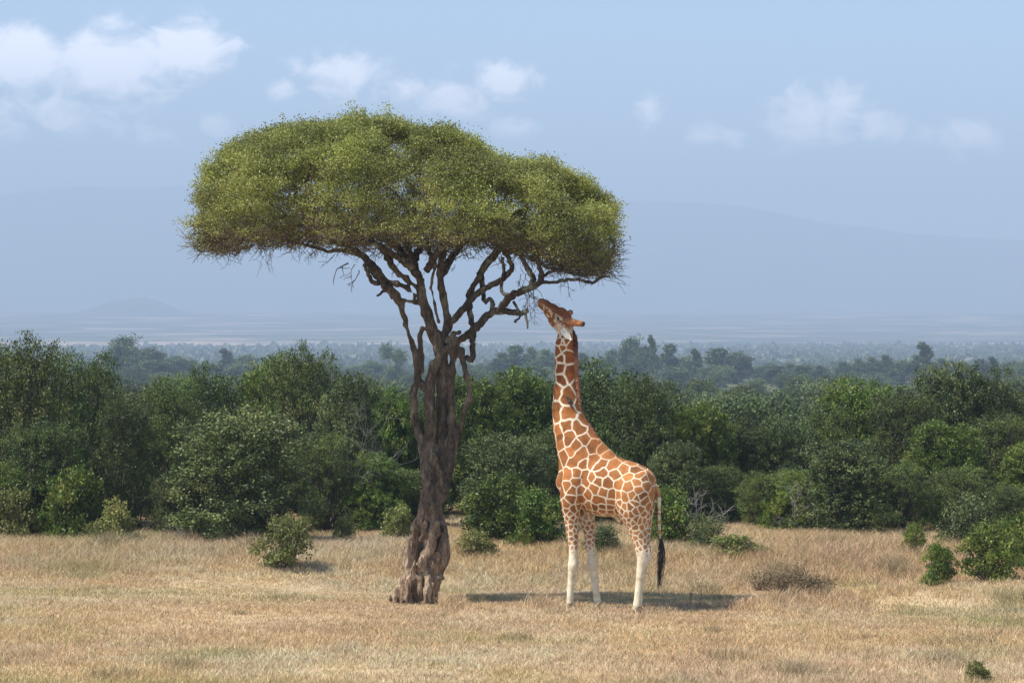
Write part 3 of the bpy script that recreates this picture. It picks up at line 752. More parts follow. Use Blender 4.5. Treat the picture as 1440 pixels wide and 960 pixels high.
    ms = N(nt, 'ShaderNodeMixShader'); ms.inputs[0].default_value = .3
    L.new(b.outputs[0], ms.inputs[1]); L.new(tr.outputs[0], ms.inputs[2]); L.new(ms.outputs[0], out.inputs['Surface'])
    tag(link('grass', me, mt), 'dry golden savanna grass covering the clearing', 'grass', kind='stuff')
grass()

# ------------------------------------------------------------------ the umbrella tree
TD = 52.3
TB = np.array([(592-720)*TD/F, TD, 0.0])
PT = lambda px, py, dy=0.0: W(px, py, TD+dy)-TB
TS = TD/F     # metres per photo px at the tree
tree = thing('umbrella_tree', 'gnarled umbrella-crowned tree with twisted trunk that the giraffe is browsing', 'tree', tuple(TB))

def build_trunk():
    s = SDF((-.95, -.85, -.35), (1.35, .75, 6.15), .0185)
    def ch(pts, k=.03): s.chain([(PT(p[0], p[1], p[2]), p[3]*TS*(.84 if p[1] < 700 else .95)) for p in pts], k)
    ch([(560, 866, -.1, 12), (563, 843, -.1, 11), (573, 815, -.15, 12), (577, 780, -.2, 12), (586, 745, -.2, 11), (599, 712, -.15, 11), (604, 682, -.1, 12), (600, 650, -.05, 12), (592, 615, 0, 9), (583, 590, 0, 7), (581, 555, 0, 7), (587, 532, 0, 8), (588, 512, 0, 7), (585, 500, 0, 6), (579, 480, 0, 5.5), (570, 455, 0, 5), (565, 430, 0, 6), (557, 417, -.1, 8), (547, 405, -.15, 8)])
    ch([(581, 868, -.2, 15), (583, 847, -.2, 13), (588, 810, -.25, 13), (598, 778, -.25, 13), (610, 745, -.22, 12), (612, 715, -.1, 9), (610, 685, 0, 12), (615, 655, 0, 13), (624, 620, .05, 11)])
    ch([(612, 866, -.1, 11), (610, 843, -.1, 10), (612, 810, -.15, 12), (618, 780, -.15, 14), (622, 755, -.05, 12), (614, 725, .05, 11), (604, 700, .1, 11)])
    ch([(572, 866, .25, 18), (572, 838, .25, 16), (593, 790, .25, 20), (600, 740, .2, 18), (608, 690, .15, 15), (612, 650, .15, 14)])
    ch([(549, 860, .0, 5), (552, 844, .0, 4), (561, 832, -.05, 7), (576, 806, .05, 10)])
    ch([(600, 848, -.38, 7), (602, 820, -.32, 8), (606, 790, -.26, 9)]); ch([(566, 846, -.38, 7), (574, 825, -.34, 8), (584, 800, -.3, 8), (600, 770, -.3, 7), (604, 752, -.3, 6)])
    ch([(613, 742, -.27, 9), (616, 735, -.3, 6)]); ch([(590, 760, -.3, 5), (598, 735, -.28, 6), (606, 712, -.2, 6)]); ch([(622, 800, -.25, 5), (628, 770, -.2, 6), (624, 745, -.15, 6)])
    ch([(626, 690, -.1, 6), (620, 665, -.15, 8), (610, 640, -.12, 7)]); ch([(622, 700, 0, 8), (630, 670, 0, 8), (634, 650, 0, 8), (640, 620, 0, 7), (645, 605, 0, 6), (652, 580, 0, 5.5), (660, 562, 0, 5.5), (661, 545, 0, 5), (656, 528, 0, 5.5), (651, 508, 0, 6), (647, 492, 0, 7)])
    ch([(606, 650, 0, 11), (605, 600, -.07, 10), (604, 560, -.07, 9.5), (606, 533, -.07, 9), (612, 512, -.12, 9), (628, 492, -.15, 8), (641, 476, -.1, 5.5)])
    ch([(622, 640, .1, 13), (622, 600, .14, 12), (622, 560, .14, 11), (622, 520, .1, 11), (620, 490, .08, 12), (616, 470, .05, 10)])
    ch([(632, 630, 0, 9), (635, 590, .03, 7), (633, 552, .03, 7), (635, 522, .03, 8), (638, 498, 0, 9), (641, 480, 0, 8), (652, 474, 0, 6)])
    ch([(592, 522, 0, 6), (592, 490, 0, 5.5), (590, 472, -.05, 5.5), (595, 462, -.05, 5), (603, 462, -.02, 6), (612, 478, 0, 9)]); ch([(587, 535, 0, 7), (600, 548, 0, 8)])
    ch([(622, 500, .05, 11), (612, 475, .02, 9), (607, 462, 0, 11), (600, 440, 0, 10), (593, 418, 0, 8.5), (590, 394, 0, 8), (583, 372, 0, 8), (575, 352, 0, 6)])
    ch([(557, 422, -.02, 4), (572, 423, 0, 3.6), (590, 426, 0, 6)]); ch([(540, 396, -.1, 5.5), (560, 399, -.1, 5.5), (575, 406, -.1, 4.5), (583, 414, -.05, 4), (583, 425, 0, 4)])
    ch([(622, 480, .1, 9), (630, 455, .12, 8), (626, 430, .12, 7), (621, 405, .14, 7), (619, 385, .15, 6.5), (621, 360, .2, 6)])
    ch([(617, 452, -.03, 5), (611, 425, -.05, 3.6), (606, 405, -.05, 3.6), (609, 385, 0, 3.6), (612, 375, 0, 4)]); ch([(586, 404, -.05, 6), (572, 392, -.1, 6), (562, 386, -.15, 5.5), (549, 370, -.2, 5)])
    ch([(630, 478, -.05, 7), (639, 469, -.08, 5.5), (646, 467, -.08, 5)]); ch([(632, 455, 0, 6), (645, 441, -.05, 4.5)]); ch([(652, 476, 0, 6), (662, 468, -.03, 6), (672, 458, -.08, 5.5)])
    def dis(P):
        a = VN(P[:, 0]*9, P[:, 1]*9, P[:, 2]*3.2); b = VN(P[:, 0]*22, P[:, 1]*22, P[:, 2]*8+7)
        c = VN(P[:, 0]*5+3, P[:, 1]*5, P[:, 2]*5)
        low = np.clip(1-(P[:, 2]-.3)/3.2, .25, 1)
        rid = np.abs(a)*2
        e = VN(P[:, 0]*16+5, P[:, 1]*16, P[:, 2]*4.5)
        hol = np.clip((VN(P[:, 0]*6.5+11, P[:, 1]*6.5, P[:, 2]*3.4+2)-.16)*5, 0, 1)
        return .085*hol*low*np.clip((P[:, 2]-.35)/.4, 0, 1)+.095*(.40-rid)*low+.035*np.abs(e)*2*(.4+low)+.028*b*(.5+low)+.05*c*low
    s.displace(dis, .13)
    V, Q = s.mesh()
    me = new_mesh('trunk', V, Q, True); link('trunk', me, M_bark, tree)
build_trunk()

BR = {
 'long': [(655, 474, -.02, 6), (670, 460, -.1, 5.5), (685, 444, -.2, 5.2), (697, 437, -.3, 5), (712, 438, -.4, 5), (727, 440, -.6, 4), (737, 440, -.7, 3.3), (742, 437, -.75, 3)],
 'reach': [(703, 437, -.35, 5), (710, 425, -.5, 5), (722, 415, -.7, 5), (737, 408, -.9, 4.8), (750, 403, -1.1, 4.6), (759, 396, -1.25, 4.4), (761, 384, -1.35, 3.6), (757, 368, -1.4, 3), (764, 350, -1.5, 2.4)],
 'tip': [(762, 397, -1.25, 2.4), (780, 397, -1.4, 2), (795, 393, -1.5, 2.6), (810, 393, -1.6, 2.4), (833, 397, -1.8, 2.2), (845, 391, -1.9, 1.8), (858, 388, -2.0, 1)],
 'tip2': [(764, 388, -1.3, 2.6), (785, 378, -1.4, 2.4), (805, 384, -1.5, 2.2), (830, 386, -1.6, 1.4)],
 'cross': [(636, 452, 0, 5), (655, 430, -.1, 4.6), (672, 413, -.2, 4.5), (690, 402, -.3, 4.2), (708, 391, -.4, 4), (719, 380, -.5, 3.8), (717, 367, -.5, 3.5), (708, 352, -.5, 3)],
 'curl': [(665, 480, 0, 5), (665, 458, 0, 4.2), (661, 440, 0, 3.8), (660, 420, 0, 4.8), (661, 410, -.05, 4.6), (668, 398, -.1, 3.8), (677, 385, -.1, 5), (683, 372, -.1, 5.5), (695, 358, -.1, 5), (706, 345, -.1, 4)],
 'hang': [(665, 470, 0, 4.4), (665, 487, 0, 4), (665, 503, 0, 4), (660, 505, 0, 4), (655, 502, 0, 3.8)],
 'zig': [(675, 383, 0, 5), (678, 400, 0, 3.6), (680, 415, 0, 3), (683, 425, 0, 3.4), (688, 419, 0, 3), (692, 424, -.1, 3.4), (692, 436, -.2, 3.8)],
 'loop': [(707, 362, -.4, 2.6), (708, 375, -.45, 2.4), (707, 392, -.5, 2), (705, 405, -.55, 2.2), (709, 413, -.6, 2.6), (718, 416, -.7, 3)],
 'riser': [(747, 404, -1.1, 4.4), (749, 392, -1.1, 4), (743, 378, -1.0, 3.6), (735, 366, -1.0, 3), (728, 352, -1, 2.5)],
 'spur': [(722, 424, -.6, 2.4), (727, 434, -.65, 2), (731, 440, -.68, 1.6)],
 'droop': [(739, 440, -.72, 2), (740, 450, -.75, 1.6), (742, 462, -.75, 1)],
 'knob': [(735, 441, -.7, 1.6), (729, 448, -.7, 1.6), (725, 453, -.7, 2.4)],
 'leftlimb': [(547, 405, -.15, 8), (534, 390, -.2, 7), (522, 372, -.3, 6.5), (505, 355, -.45, 5), (480, 342, -.7, 4), (440, 335, -1, 3)],
 'leftlimb2': [(549, 370, -.2, 5), (538, 352, -.3, 4.2), (520, 335, -.3, 3.4), (495, 318, -.2, 2.4)],
 'leftspur': [(545, 408, -.1, 3), (538, 410, -.1, 2.4), (530, 416, -.1, 1.5)],
 'leftlow': [(533, 398, -.2, 4), (524, 396, -.3, 3.2), (517, 382, -.4, 3), (512, 372, -.5, 3)],
 'middle': [(575, 352, 0, 6), (566, 330, .1, 5), (545, 300, .3, 4), (515, 270, .4, 3)],
 'middle2': [(580, 368, 0, 6), (592, 345, .2, 5), (600, 310, .4, 4), (605, 270, .5, 3)],
 'middle3': [(621, 362, .2, 6), (628, 335, .4, 5), (645, 300, .6, 4), (670, 270, .8, 3)],
 'middle4': [(612, 376, 0, 4), (603, 352, -.3, 4), (590, 325, -.8, 3.4), (575, 300, -1.3, 2.6)],
 'back1': [(619, 388, .15, 6), (640, 355, .9, 5), (660, 335, 1.6, 4), (690, 320, 2.2, 3)],
 'back2': [(590, 390, 0, 6), (560, 350, .8, 5), (530, 330, 1.6, 4), (490, 315, 2.2, 3)],
 'front1': [(600, 380, -.1, 5), (615, 355, -.8, 4.4), (630, 338, -1.6, 3.6), (650, 325, -2.3, 2.6)],
 'front2': [(588, 385, -.1, 5), (560, 362, -.9, 4.4), (530, 345, -1.7, 3.6), (495, 335, -2.4, 2.6)],
 'leftout': [(505, 357, -.4, 4.4), (480, 352, -.2, 3.6), (462, 354, -.1, 2.6), (450, 350, 0, 2.2), (400, 338, .1, 2), (350, 330, .2, 1.6)],
}
limb_nodes = []
gb = np.random.default_rng(77)
for nm, pts in BR.items():
    P = [PT(p[0], p[1], p[2]) for p in pts]; r = [p[3]*TS for p in pts]
    p, rr = resample(P, r, .05, .009, gb); rr = rr*(1+.22*VN(np.arange(len(rr))*.45, rr*0+len(nm), rr*0))
    v, q = tube_mesh([(p, rr)], 9, .07, len(nm))
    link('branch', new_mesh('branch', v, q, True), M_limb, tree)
    for k in range(len(p)):
        if k % 3 == 0 and p[k][2] > PT(0, 372)[2]: limb_nodes.append(p[k])
limb_nodes = np.array(limb_nodes)

# crown volume
TOPX = np.array([(262, 335), (266, 318), (272, 300), (281, 275), (290, 246), (301, 220), (340, 188), (400, 166), (440, 166), (490, 160), (560, 163), (630, 170), (655, 182), (690, 213), (715, 226), (760, 229), (820, 241), (850, 256), (868, 274), (877, 300), (880, 335)], float)
BOTX = np.array([(262, 338), (270, 346), (285, 356), (310, 360), (350, 350), (400, 348), (450, 345), (500, 352), (540, 352), (580, 352), (640, 352), (690, 348), (740, 364), (790, 382), (840, 392), (860, 384), (872, 366), (880, 340)], float)
def crown_surf(px, t):
    """px photo column, t in -1..1 front to back: (depth offset, top row, bottom row)"""
    ry = 3.15*np.sqrt(np.clip(1-((px-572)/318)**2, .02, 1))**.8
    T = np.interp(px, TOPX[:, 0], TOPX[:, 1])+17+np.clip((px-795)/64, 0, 1)*20+np.clip((325-px)/41, 0, 1)*16; B = np.interp(px, BOTX[:, 0], BOTX[:, 1])
    fall = np.sqrt(np.clip(1-np.abs(t)**2.4, 0, 1))
    Bt = B-6*np.abs(t); Tt = Bt-(Bt-T)*(.12+.88*fall)
    return t*ry, Tt, Bt
def crown_point(px, py, dy):
    # rows refer to the plane of the trunk; keep true heights when moving in depth
    z = CAMH-(py-HZ)*TD/F; x = (px-720)*TD/F
    return np.stack([x-TB[0], dy, z], axis=-1)

def build_crown():
    g = np.random.default_rng(42)
    n = 9600
    px = g.uniform(284, 859, n); t = np.clip(g.uniform(-1.0, 1.0, n), -.99, .99)
    dy, T, B = crown_surf(px, t)
    u = g.random(n)
    mode = g.random(n)
    f = np.where(mode < .62, .10*g.random(n)**1.0, np.where(mode < .9, g.random(n)*.9, .72+.28*g.random(n)))
    bump = fbm2(px*TS, dy, .9, 3, 5.0)*34
    hgt = (B-T)
    row = T+f*hgt+bump*np.clip(1-f*1.6, 0, 1)*np.clip(hgt/60, 0, 1)+2
    C = crown_point(px, row, dy)
    stray = g.random(n) < .13; C[stray] += rand_unit(int(stray.sum()), g)*g.uniform(.10, .26, (int(stray.sum()), 1))
    # keep clumps that see the outside for the leafy skin; inner ones stay twiggy
    depthin = np.minimum((row-T)*TS, (1-np.abs(t))*3.0)
    gap = VN(C[:, 0]*2.3+9, C[:, 1]*2.3, C[:, 2]*2.3)      # uneven density makes dark pockets
    edge_thin = (px < 330)*(.10)+(px > 800)*.06
    keep = ((gap < .085-edge_thin) | (depthin > .30))
    C, f_, t_, depthin, px_, row_, B_ = C[keep], f[keep], t[keep], depthin[keep], px[keep], row[keep], B[keep]
    nC = len(C)
    ct = .47+1.25*VN(C[:, 0]*1.7, C[:, 1]*1.7, C[:, 2]*2.5+5)+g.normal(size=nC)*.12
    low = np.clip((row_-(B_-26))/30, 0, 1)
    ch = np.clip(  .14+.28*low+.55*VN(C[:, 0]*1.3+7, C[:, 1]*1.3, C[:, 2]*2)+g.normal(size=nC)*.10, 0, 1)
    npl = np.where(depthin < .35, 100, 56); npl = (npl*(1-.62*low)*np.where((px_ > 740) & (low > .15), .55, 1)*np.where((px_ < 345) & (low > .2), .6, 1)).astype(int)
    idx = np.repeat(np.arange(nC), npl); m = len(idx)
    off = g.normal(size=(m, 3))*np.array([.125, .125, .085])
    # leaves sit along short sprays
    sd = rand_unit(nC*7, g).reshape(nC, 7, 3); sd[:, :, 2] = np.abs(sd[:, :, 2])*.8+.1*sd[:, :, 2]
    which = g.integers(0, 7, m); al = g.random(m)[:, None]*.27
    P = C[idx]+sd[idx, which]*al+off*.34
    V, Q = leaf_quads(P, .037, g, .35, .5)
    tint = np.clip(ct[idx]+g.normal(size=m)*.13, 0, 1); hue = np.clip(ch[idx]+g.normal(size=m)*.09, 0, 1)
    me = new_mesh('crown', V, Q, False, {'tint': ('FLOAT', 'FACE', tint), 'hue': ('FLOAT', 'FACE', hue)})
    link('crown', me, M_crown, tree)
    # little shoots sticking out of the top
    sh = []; sl = []
    for k in range(60):
        a = g.uniform(285, 865); tt = g.uniform(-.5, .4); dyy, T1, B1 = crown_surf(np.array([a]), np.array([tt]))
        p = crown_point(a, T1[0]+2, dyy[0]); hh = g.uniform(.08, .2) if k else .3
        if k == 0: p = crown_point(400, 184, 0)
        e = p+np.array([g.normal()*.04, 0, hh]); sh.append((np.array([p-[0, 0, .15], p, e]), [.008, .006, .003]))
        sl.append(p+(e-p)*g.random((26, 1))*1.1+g.normal(size=(26, 3))*.035)
    V, Q = leaf_quads(np.concatenate(sl), .055, g, .5, .5); nn = len(Q)
    link('shoots', new_mesh('shoots', V, Q, False, {'tint': ('FLOAT', 'FACE', np.clip(.6+g.normal(size=nn)*.15, 0, 1)), 'hue': ('FLOAT', 'FACE', np.zeros(nn)+.1)}), M_crown, tree)
    # woody skeleton: cheapest path tree from limbs to a subset of clump centres
    sub = g.choice(nC, 1500, replace=False)
    lowi = np.argwhere((row_ > B_-34)).ravel(); lowi = g.choice(lowi, min(1300, len(lowi)), replace=False)
    T_ = C[np.unique(np.concatenate([sub, lowi]))]+0
    nodes = list(limb_nodes); nl = len(nodes)
    cost = np.zeros(nl+len(T_)); allp = np.vstack([limb_nodes, T_]); N_ = len(allp)
    par = np.full(N_, -1); best = np.full(N_, 1e9); bp = np.full(N_, -1); done = np.zeros(N_, bool); done[:nl] = True
    for k in range(nl):
        d = np.linalg.norm(allp[nl:]-allp[k], axis=1); mm = d < best[nl:]; best[nl:][mm] = d[mm]; bp[nl:][mm] = k
    for _ in range(N_-nl):
        b = best.copy(); b[done] = 1e9; k = int(np.argmin(b)); done[k] = True; par[k] = bp[k]; cost[k] = cost[par[k]]+np.linalg.norm(allp[k]-allp[par[k]])
        d = np.linalg.norm(allp-allp[k], axis=1)+.55*cost[k]; mm = (~done) & (d < best); best[mm] = d[mm]; bp[mm] = k
    load = np.ones(N_); order = np.argsort(-cost)
    for k in order:
        if par[k] >= 0: load[par[k]] += load[k]
    paths = []
    for k in range(nl, N_):
        a = allp[par[k]]; b = allp[k]; r1 = .0058*load[k]**.42; r0 = .0058*(load[k]+1)**.42*1.05; r0 = min(r0, .05); r1 = min(r1, .05)
        L = np.linalg.norm(b-a); mid1 = a*.66+b*.34+g.normal(size=3)*L*.12; mid2 = a*.33+b*.67+g.normal(size=3)*L*.12
        paths.append((np.array([a, mid1, mid2, b]), [r0, r0*.6+r1*.4, r0*.4+r1*.6, r1]))
        for q in range(4 if b[2] < PT(0, 300)[2] else 1):     # twiglets
            d = rand_unit(1, g)[0]; d[2] *= .6; Lq = g.uniform(.12, .40)
            m1 = b+d*Lq*.5+g.normal(size=3)*.02
            paths.append((np.array([b, m1, m1+(d+g.normal(size=3)*.4)*Lq*.5]), [.0055, .004, .002]))
    for k in range(170):      # ragged bare ends below the leaves
        pxx = g.uniform(285, 868); tt_ = g.uniform(-.8, .6); dyy, T1, B1 = crown_surf(np.array([pxx]), np.array([tt_])); p0 = crown_point(pxx, B1[0]-6, dyy[0])
        dr = np.array([(pxx-590)/280*.9+g.normal()*.5, g.normal()*.5, -.45+g.normal()*.3]); dr /= np.linalg.norm(dr); Lq = g.uniform(.14, .42)
        pp = [p0, p0+dr*Lq*.35+g.normal(size=3)*.02, p0+dr*Lq*.7+g.normal(size=3)*.035, p0+dr*Lq+g.normal(size=3)*.05]; paths.append((np.array(pp), [.0065, .005, .0035, .002]))
        for _ in range(3):
            b_ = pp[g.integers(1, 4)]; d2 = dr+rand_unit(1, g)[0]*.8; paths.append((np.array([b_, b_+d2*Lq*.2, b_+d2*Lq*.38+g.normal(size=3)*.02]), [.004, .003, .0015]))
    v, q = tube_mesh(paths, 4, .05, 4, cap=False)
    link('twigs', new_mesh('twigs', v, q, True), M_twig, tree)
build_crown()

# hanging bare twigs under the crown
def hang_twigs():
    g = np.random.default_rng(9); paths = []
    def wander(p, d, L, r, lv):
        n = 6; pts = [p]; q = p.copy()
        for _ in range(n):
            d = d+g.normal(size=3)*.28; d /= np.linalg.norm(d); q = q+d*L/n; pts.append(q.copy())
        paths.append((np.array(pts), np.linspace(r, r*.4, n+1)))
        if lv:
            for _ in range(3):
                k = g.integers(1, n+1); dd = d+rand_unit(1, g)[0]*.9; dd[2] -= .15; dd /= np.linalg.norm(dd); wander(pts[k], dd, L*.55, r*.6, lv-1)
    down = np.array([0, 0, -1.])
    for (px, py, dy, L, r, lv, dx) in [(372, 352, 0, .38, .007, 2, 0), (380, 350, -.3, .30, .006, 2, .1), (470, 358, 0, .35, .008, 1, -.9), (490, 370, 0, .36, .014, 1, -1.2), (505, 380, 0, .3, .010, 2, .3), (499, 372, -.2, .34, .008, 2, 0),
            (735, 400, -.9, .5, .009, 3, .1), (728, 395, -.8, .38, .008, 2, .1), (742, 402, -1, .55, .008, 3, .25), (750, 402, -1.3, .5, .008, 3, .1), (752, 404, -1.35, .4, .007, 3, .2), (733, 385, -.9, .28, .007, 2, 0), (740, 384, -.9, .26, .008, 2, 0),
            (798, 394, -1.5, .38, .007, 2, .35), (745, 405, -1.7, .32, .006, 2, .4), (712, 425, -.6, .25, .006, 2, .3), (640, 372, -1, .18, .006, 2, .2), (600, 372, -1, .15, .006, 2, -.2), (560, 372, -1.2, .2, .006, 2, -.2), (820, 392, -1.7, .2, .005, 2, .3),
            (300, 352, 0, .22, .006, 2, -.3), (330, 352, .2, .2, .006, 2, .1), (860, 380, -.6, .22, .006, 2, .7), (868, 360, -.3, .22, .005, 2, 1.2), (445, 352, 0, .3, .009, 1, -1.4), (432, 352, -.3, .2, .006, 2, -.5)]:
        del paths[:]
        wander(PT(px, py, dy), (down+np.array([dx, g.normal()*.2, 0]))/1.2, L, r, lv)
        v, q = tube_mesh(paths, 4, .05, 4, cap=False); link('bare_twig', new_mesh('bare_twig', v, q, True), M_twig, tree)
    for (px, py) in [(738, 408), (742, 412), (745, 409)]:   # twigs going to the giraffe lips
        a = PT(px, py, -1.1); e = W(757.5, 421.5, 50.35)-TB
        v, q = tube_mesh([(np.array([a, a*.5+e*.5+[0, 0, -.02+g.normal()*.02], e]), [.006, .005, .003])], 4, .05, 4, cap=False)
        link('bare_twig', new_mesh('bare_twig', v, q, True), M_twig, tree)

hang_twigs()

# ------------------------------------------------------------------ the giraffe
GA = R(25); GO = np.array([(852-720)*49.75/F, 49.75, 0.0]); GSC = 49.75/F
def GPt(px, py, yl=0.0):
    """local giraffe coordinates (x forward, y to its left, z up) of a photo pixel at lateral offset yl"""
    v = -yl; k = (px-720)/F
    uu = (GO[0]+v*math.sin(GA)-k*(GO[1]+v*math.cos(GA)))/(math.cos(GA)+k*math.sin(GA))
    y = GO[1]+uu*math.sin(GA)+v*math.cos(GA)
    return np.array([uu, yl, CAMH-(py-HZ)*y/F])
def G2W(P):
    P = np.atleast_2d(P)
    return np.stack([GO[0]-P[:, 0]*math.cos(GA)-P[:, 1]*math.sin(GA), GO[1]+P[:, 0]*math.sin(GA)-P[:, 1]*math.cos(GA), P[:, 2]], 1)
giraffe = thing('giraffe', 'tall reticulated giraffe stretching its neck up to browse the umbrella tree', 'giraffe', tuple(GO), math.pi-GA)

def build_giraffe():
    g = np.random.default_rng(12)
    s = SDF((-1.25, -.52, -.05), (1.45, .52, 5.45), .0118)
    def ch(pts, k=.05, sc=(1, 1, 1)): s.chain([(GPt(p[0], p[1], p[2]), p[3]*GSC) for p in pts], k, sc)
    # trunk
    ch([(828, 676, 0, 37), (850, 683, 0, 40.5), (872, 686, 0, 37), (892, 688, 0, 33)], .12, (1, 1.35, 1))
    ch([(816, 652, 0, 29), (812, 674, 0, 28)], .12, (1, 1.15, 1))
    ch([(797, 679, 0, 13.5), (806, 690, 0, 16)], .10, (1, .95, 1))
    ch([(842, 655, 0, 17), (862, 664, 0, 17), (886, 670, 0, 17), (903, 674, 0, 16)], .10)
    # neck
    ch([(796.5, 468, 0, 11), (794.5, 485, 0, 12), (794.5, 503, 0, 12.8), (795, 522, 0, 13.2), (795, 550, 0, 15.5), (796, 575, 0, 18.5), (801, 600, 0, 22.5), (810, 626, 0, 27), (818, 650, 0, 31)], .10, (1, 1.22, 1))
    ch([(805, 570, 0, 7), (818, 602, 0, 8), (836, 624, 0, 9), (856, 642, 0, 9)], .08)
    # head: skull, brow, muzzle, jaw
    ch([(795, 455, 0, 11.5), (790, 446, 0, 11)], .05, (1, 1.1, 1)); ch([(790, 446, 0, 10.5), (778, 437, 0, 8.6), (767, 429, 0, 6.6), (761.5, 426, 0, 5.6)], .04, (1, 1.1, 1))
    ch([(797, 448, 0, 7), (790, 438, 0, 6)], .04); ch([(790, 462, 0, 9), (780, 452, 0, 7), (770, 440, 0, 5)], .05, (1, 1.25, 1))
    ch([(760.5, 424, .028, 4.4), (763, 424, .03, 4)], .03); ch([(760.5, 424, -.028, 4.4), (763, 424, -.03, 4)], .03); ch([(761, 430, 0, 3.6), (766, 435, 0, 4)], .03)
    for sd in (1, -1):
        ch([(786, 446.5, sd*.082, 3.2), (783.5, 444.5, sd*.075, 2.4)], .03)         # brow over the eye
        ch([(794, 457, sd*.07, 6), (784, 452, sd*.05, 5)], .05)                       # cheek
    # near legs
    leg0 = ch
    def ch(pts, k=.02, sc=(1, 1, 1)):
        p_, r_ = resample([GPt(p[0], p[1], p[2]) for p in pts], [p[3]*GSC for p in pts], .035)
        s.chain([(p_[i_], r_[i_]*.97) for i_ in range(len(p_))], .02, sc)
    ch([(812, 668, .17, 20), (806, 695, .20, 19), (803, 716, .19, 12.5), (804, 734, .17, 9.6), (806, 758, .16, 6.8), (806.5, 780, .16, 5.9), (806.3, 795, .16, 7.6), (804.5, 806, .16, 5.3), (802.5, 828, .16, 4.3), (801.5, 843, .16, 4.6), (801, 851, .16, 5.0)], .05)
    ch([(893, 690, .13, 29), (892, 712, .15, 25), (896, 735, .15, 16), (901, 758, .15, 10.8), (904.5, 778, .15, 9.4), (905, 787, .15, 8.6), (902.5, 800, .15, 6.8), (899.5, 822, .15, 5.4), (897.5, 842, .15, 5.5), (896.5, 851, .15, 6.2)], .06)
    ch([(911, 770, .15, 3.6), (912.5, 783, .15, 3.0), (907, 797, .15, 3.5)], .04)
    # far legs
    ch([(822, 690, -.19, 16), (825, 716, -.18, 12), (827, 736, -.17, 8.8), (829.5, 758, -.16, 6.5), (831.5, 780, -.16, 6.0), (833.5, 795, -.16, 7.6), (835, 806, -.16, 5.3), (837.5, 828, -.16, 4.4), (840, 843, -.16, 4.7), (841, 850, -.16, 5.1)], .05)
    ch([(898, 692, -.15, 25), (902, 715, -.16, 18), (905, 738, -.15, 11), (905, 760, -.15, 8), (905, 780, -.15, 7.4), (902, 800, -.15, 5.6), (899, 825, -.15, 5.0), (898, 846, -.15, 5.4)], .06)
    ch = leg0
    # belly sheath and groin
    ch([(869, 724, 0, 7), (873, 735, 0, 2.6)], .06)
    # shoulder blade, ribs, hip and flank modelling
    ch([(838, 664, .22, 5), (822, 690, .25, 6)], .08); ch([(905, 668, .16, 6), (897, 680, .21, 7)], .08)
    s.displace(lambda P: .010*np.clip(P[:, 2]-.9, .1, 1)*VN(P[:, 0]*7, P[:, 1]*7, P[:, 2]*7)+.0035*VN(P[:, 0]*22, P[:, 1]*22, P[:, 2]*18), .05)
    V, Q = s.mesh()
    Wd = G2W(V); PX = 720+Wd[:, 0]*F/Wd[:, 1]; PY = HZ+(CAMH-V[:, 2])*F/Wd[:, 1]
    kd2 = KDTree(len(V)); kd3 = KDTree(len(V))
    for i_ in range(len(V)):
        kd2.insert((PX[i_], PY[i_], 0), i_); kd3.insert(V[i_], i_)
    kd2.balance(); kd3.balance()
    seeds = []; ids = []; sid = 0
    def add(px, py, ident):
        best = None
        for co_, ix, dd in kd2.find_range((px, py, 0), 2.2):
            if best is None or Wd[ix, 1] < Wd[best, 1]: best = ix
        if best is not None: seeds.append(V[best].copy()); ids.append(ident)
    z6 = lambda x, y: (770+x/6.857, 590+y/6.857); z5 = lambda x, y: (760+x/8, 480+y/8); z1 = lambda x, y: (740+x/4, 400+y/4)
    patches = [[z6(95, 110), z6(105, 165), z6(110, 220)], [z6(160, 65), z6(185, 62)], [z6(195, 140), z6(190, 185)], [z6(285, 55), z6(310, 85)], [z6(215, 295), z6(265, 245)], [z6(355, 170)], [z6(140, 350)], [z6(455, 235), z6(440, 270)], [z6(512, 275)],
      [z6(330, 300), z6(240, 400), z6(285, 350)], [z6(335, 430)], [z6(450, 355), z6(410, 430)], [z6(565, 333)], [z6(530, 400), z6(470, 450)], [z6(275, 510)], [z6(180, 530)], [z6(520, 500), z6(485, 515)], [z6(415, 550)], [z6(345, 530), z6(350, 600)],
      [z6(610, 430), z6(640, 410)], [z6(640, 515)], [z6(730, 465)], [z6(850, 475)], [z6(770, 530)], [z6(470, 590)], [z6(565, 600)], [z6(270, 605)], [z6(180, 640)], [z6(105, 575)], [z6(115, 690)], [z6(675, 610)], [z6(770, 640)], [z6(870, 590)], [z6(435, 670)],
      [z6(530, 710)], [z6(890, 680)], [z6(215, 690)], [z6(320, 670)], [z6(372, 720)], [z6(470, 790), z6(510, 790)], [z6(600, 740)], [z6(800, 730)], [z6(920, 740)], [z6(665, 745)], [z6(735, 755)], [z6(865, 775)], [z6(680, 800)], [z6(835, 815)], [z6(730, 840)], [z6(785, 850)],
      [z6(215, 775)], [z6(165, 825)], [z6(600, 810)], [z6(705, 890)], [z6(850, 900)], [z6(915, 870)], [z6(940, 800)], [z6(385, 845)], [z6(165, 890)], [z6(215, 925)], [z6(800, 935)], [z6(745, 920)], [z6(900, 530)], [z6(960, 620)], [z6(935, 560)],
      [z5(235, 70)], [z5(182, 95)], [z5(250, 8)], [z5(315, 130), z5(310, 180)], [z5(225, 205)], [z5(215, 300)], [z5(335, 310), z5(335, 400)], [z5(235, 425)], [z5(172, 530), z5(172, 590)], [z5(290, 570), z5(320, 620), z5(260, 630)], [z5(165, 740), z5(160, 840)], [z5(270, 800), z5(320, 790)],
      [z1(210, 322)], [z1(180, 324)], [z1(250, 350)]]
    for p in patches:
        for q in p: add(q[0], q[1], sid)
        sid += 1
    n0 = len(seeds)
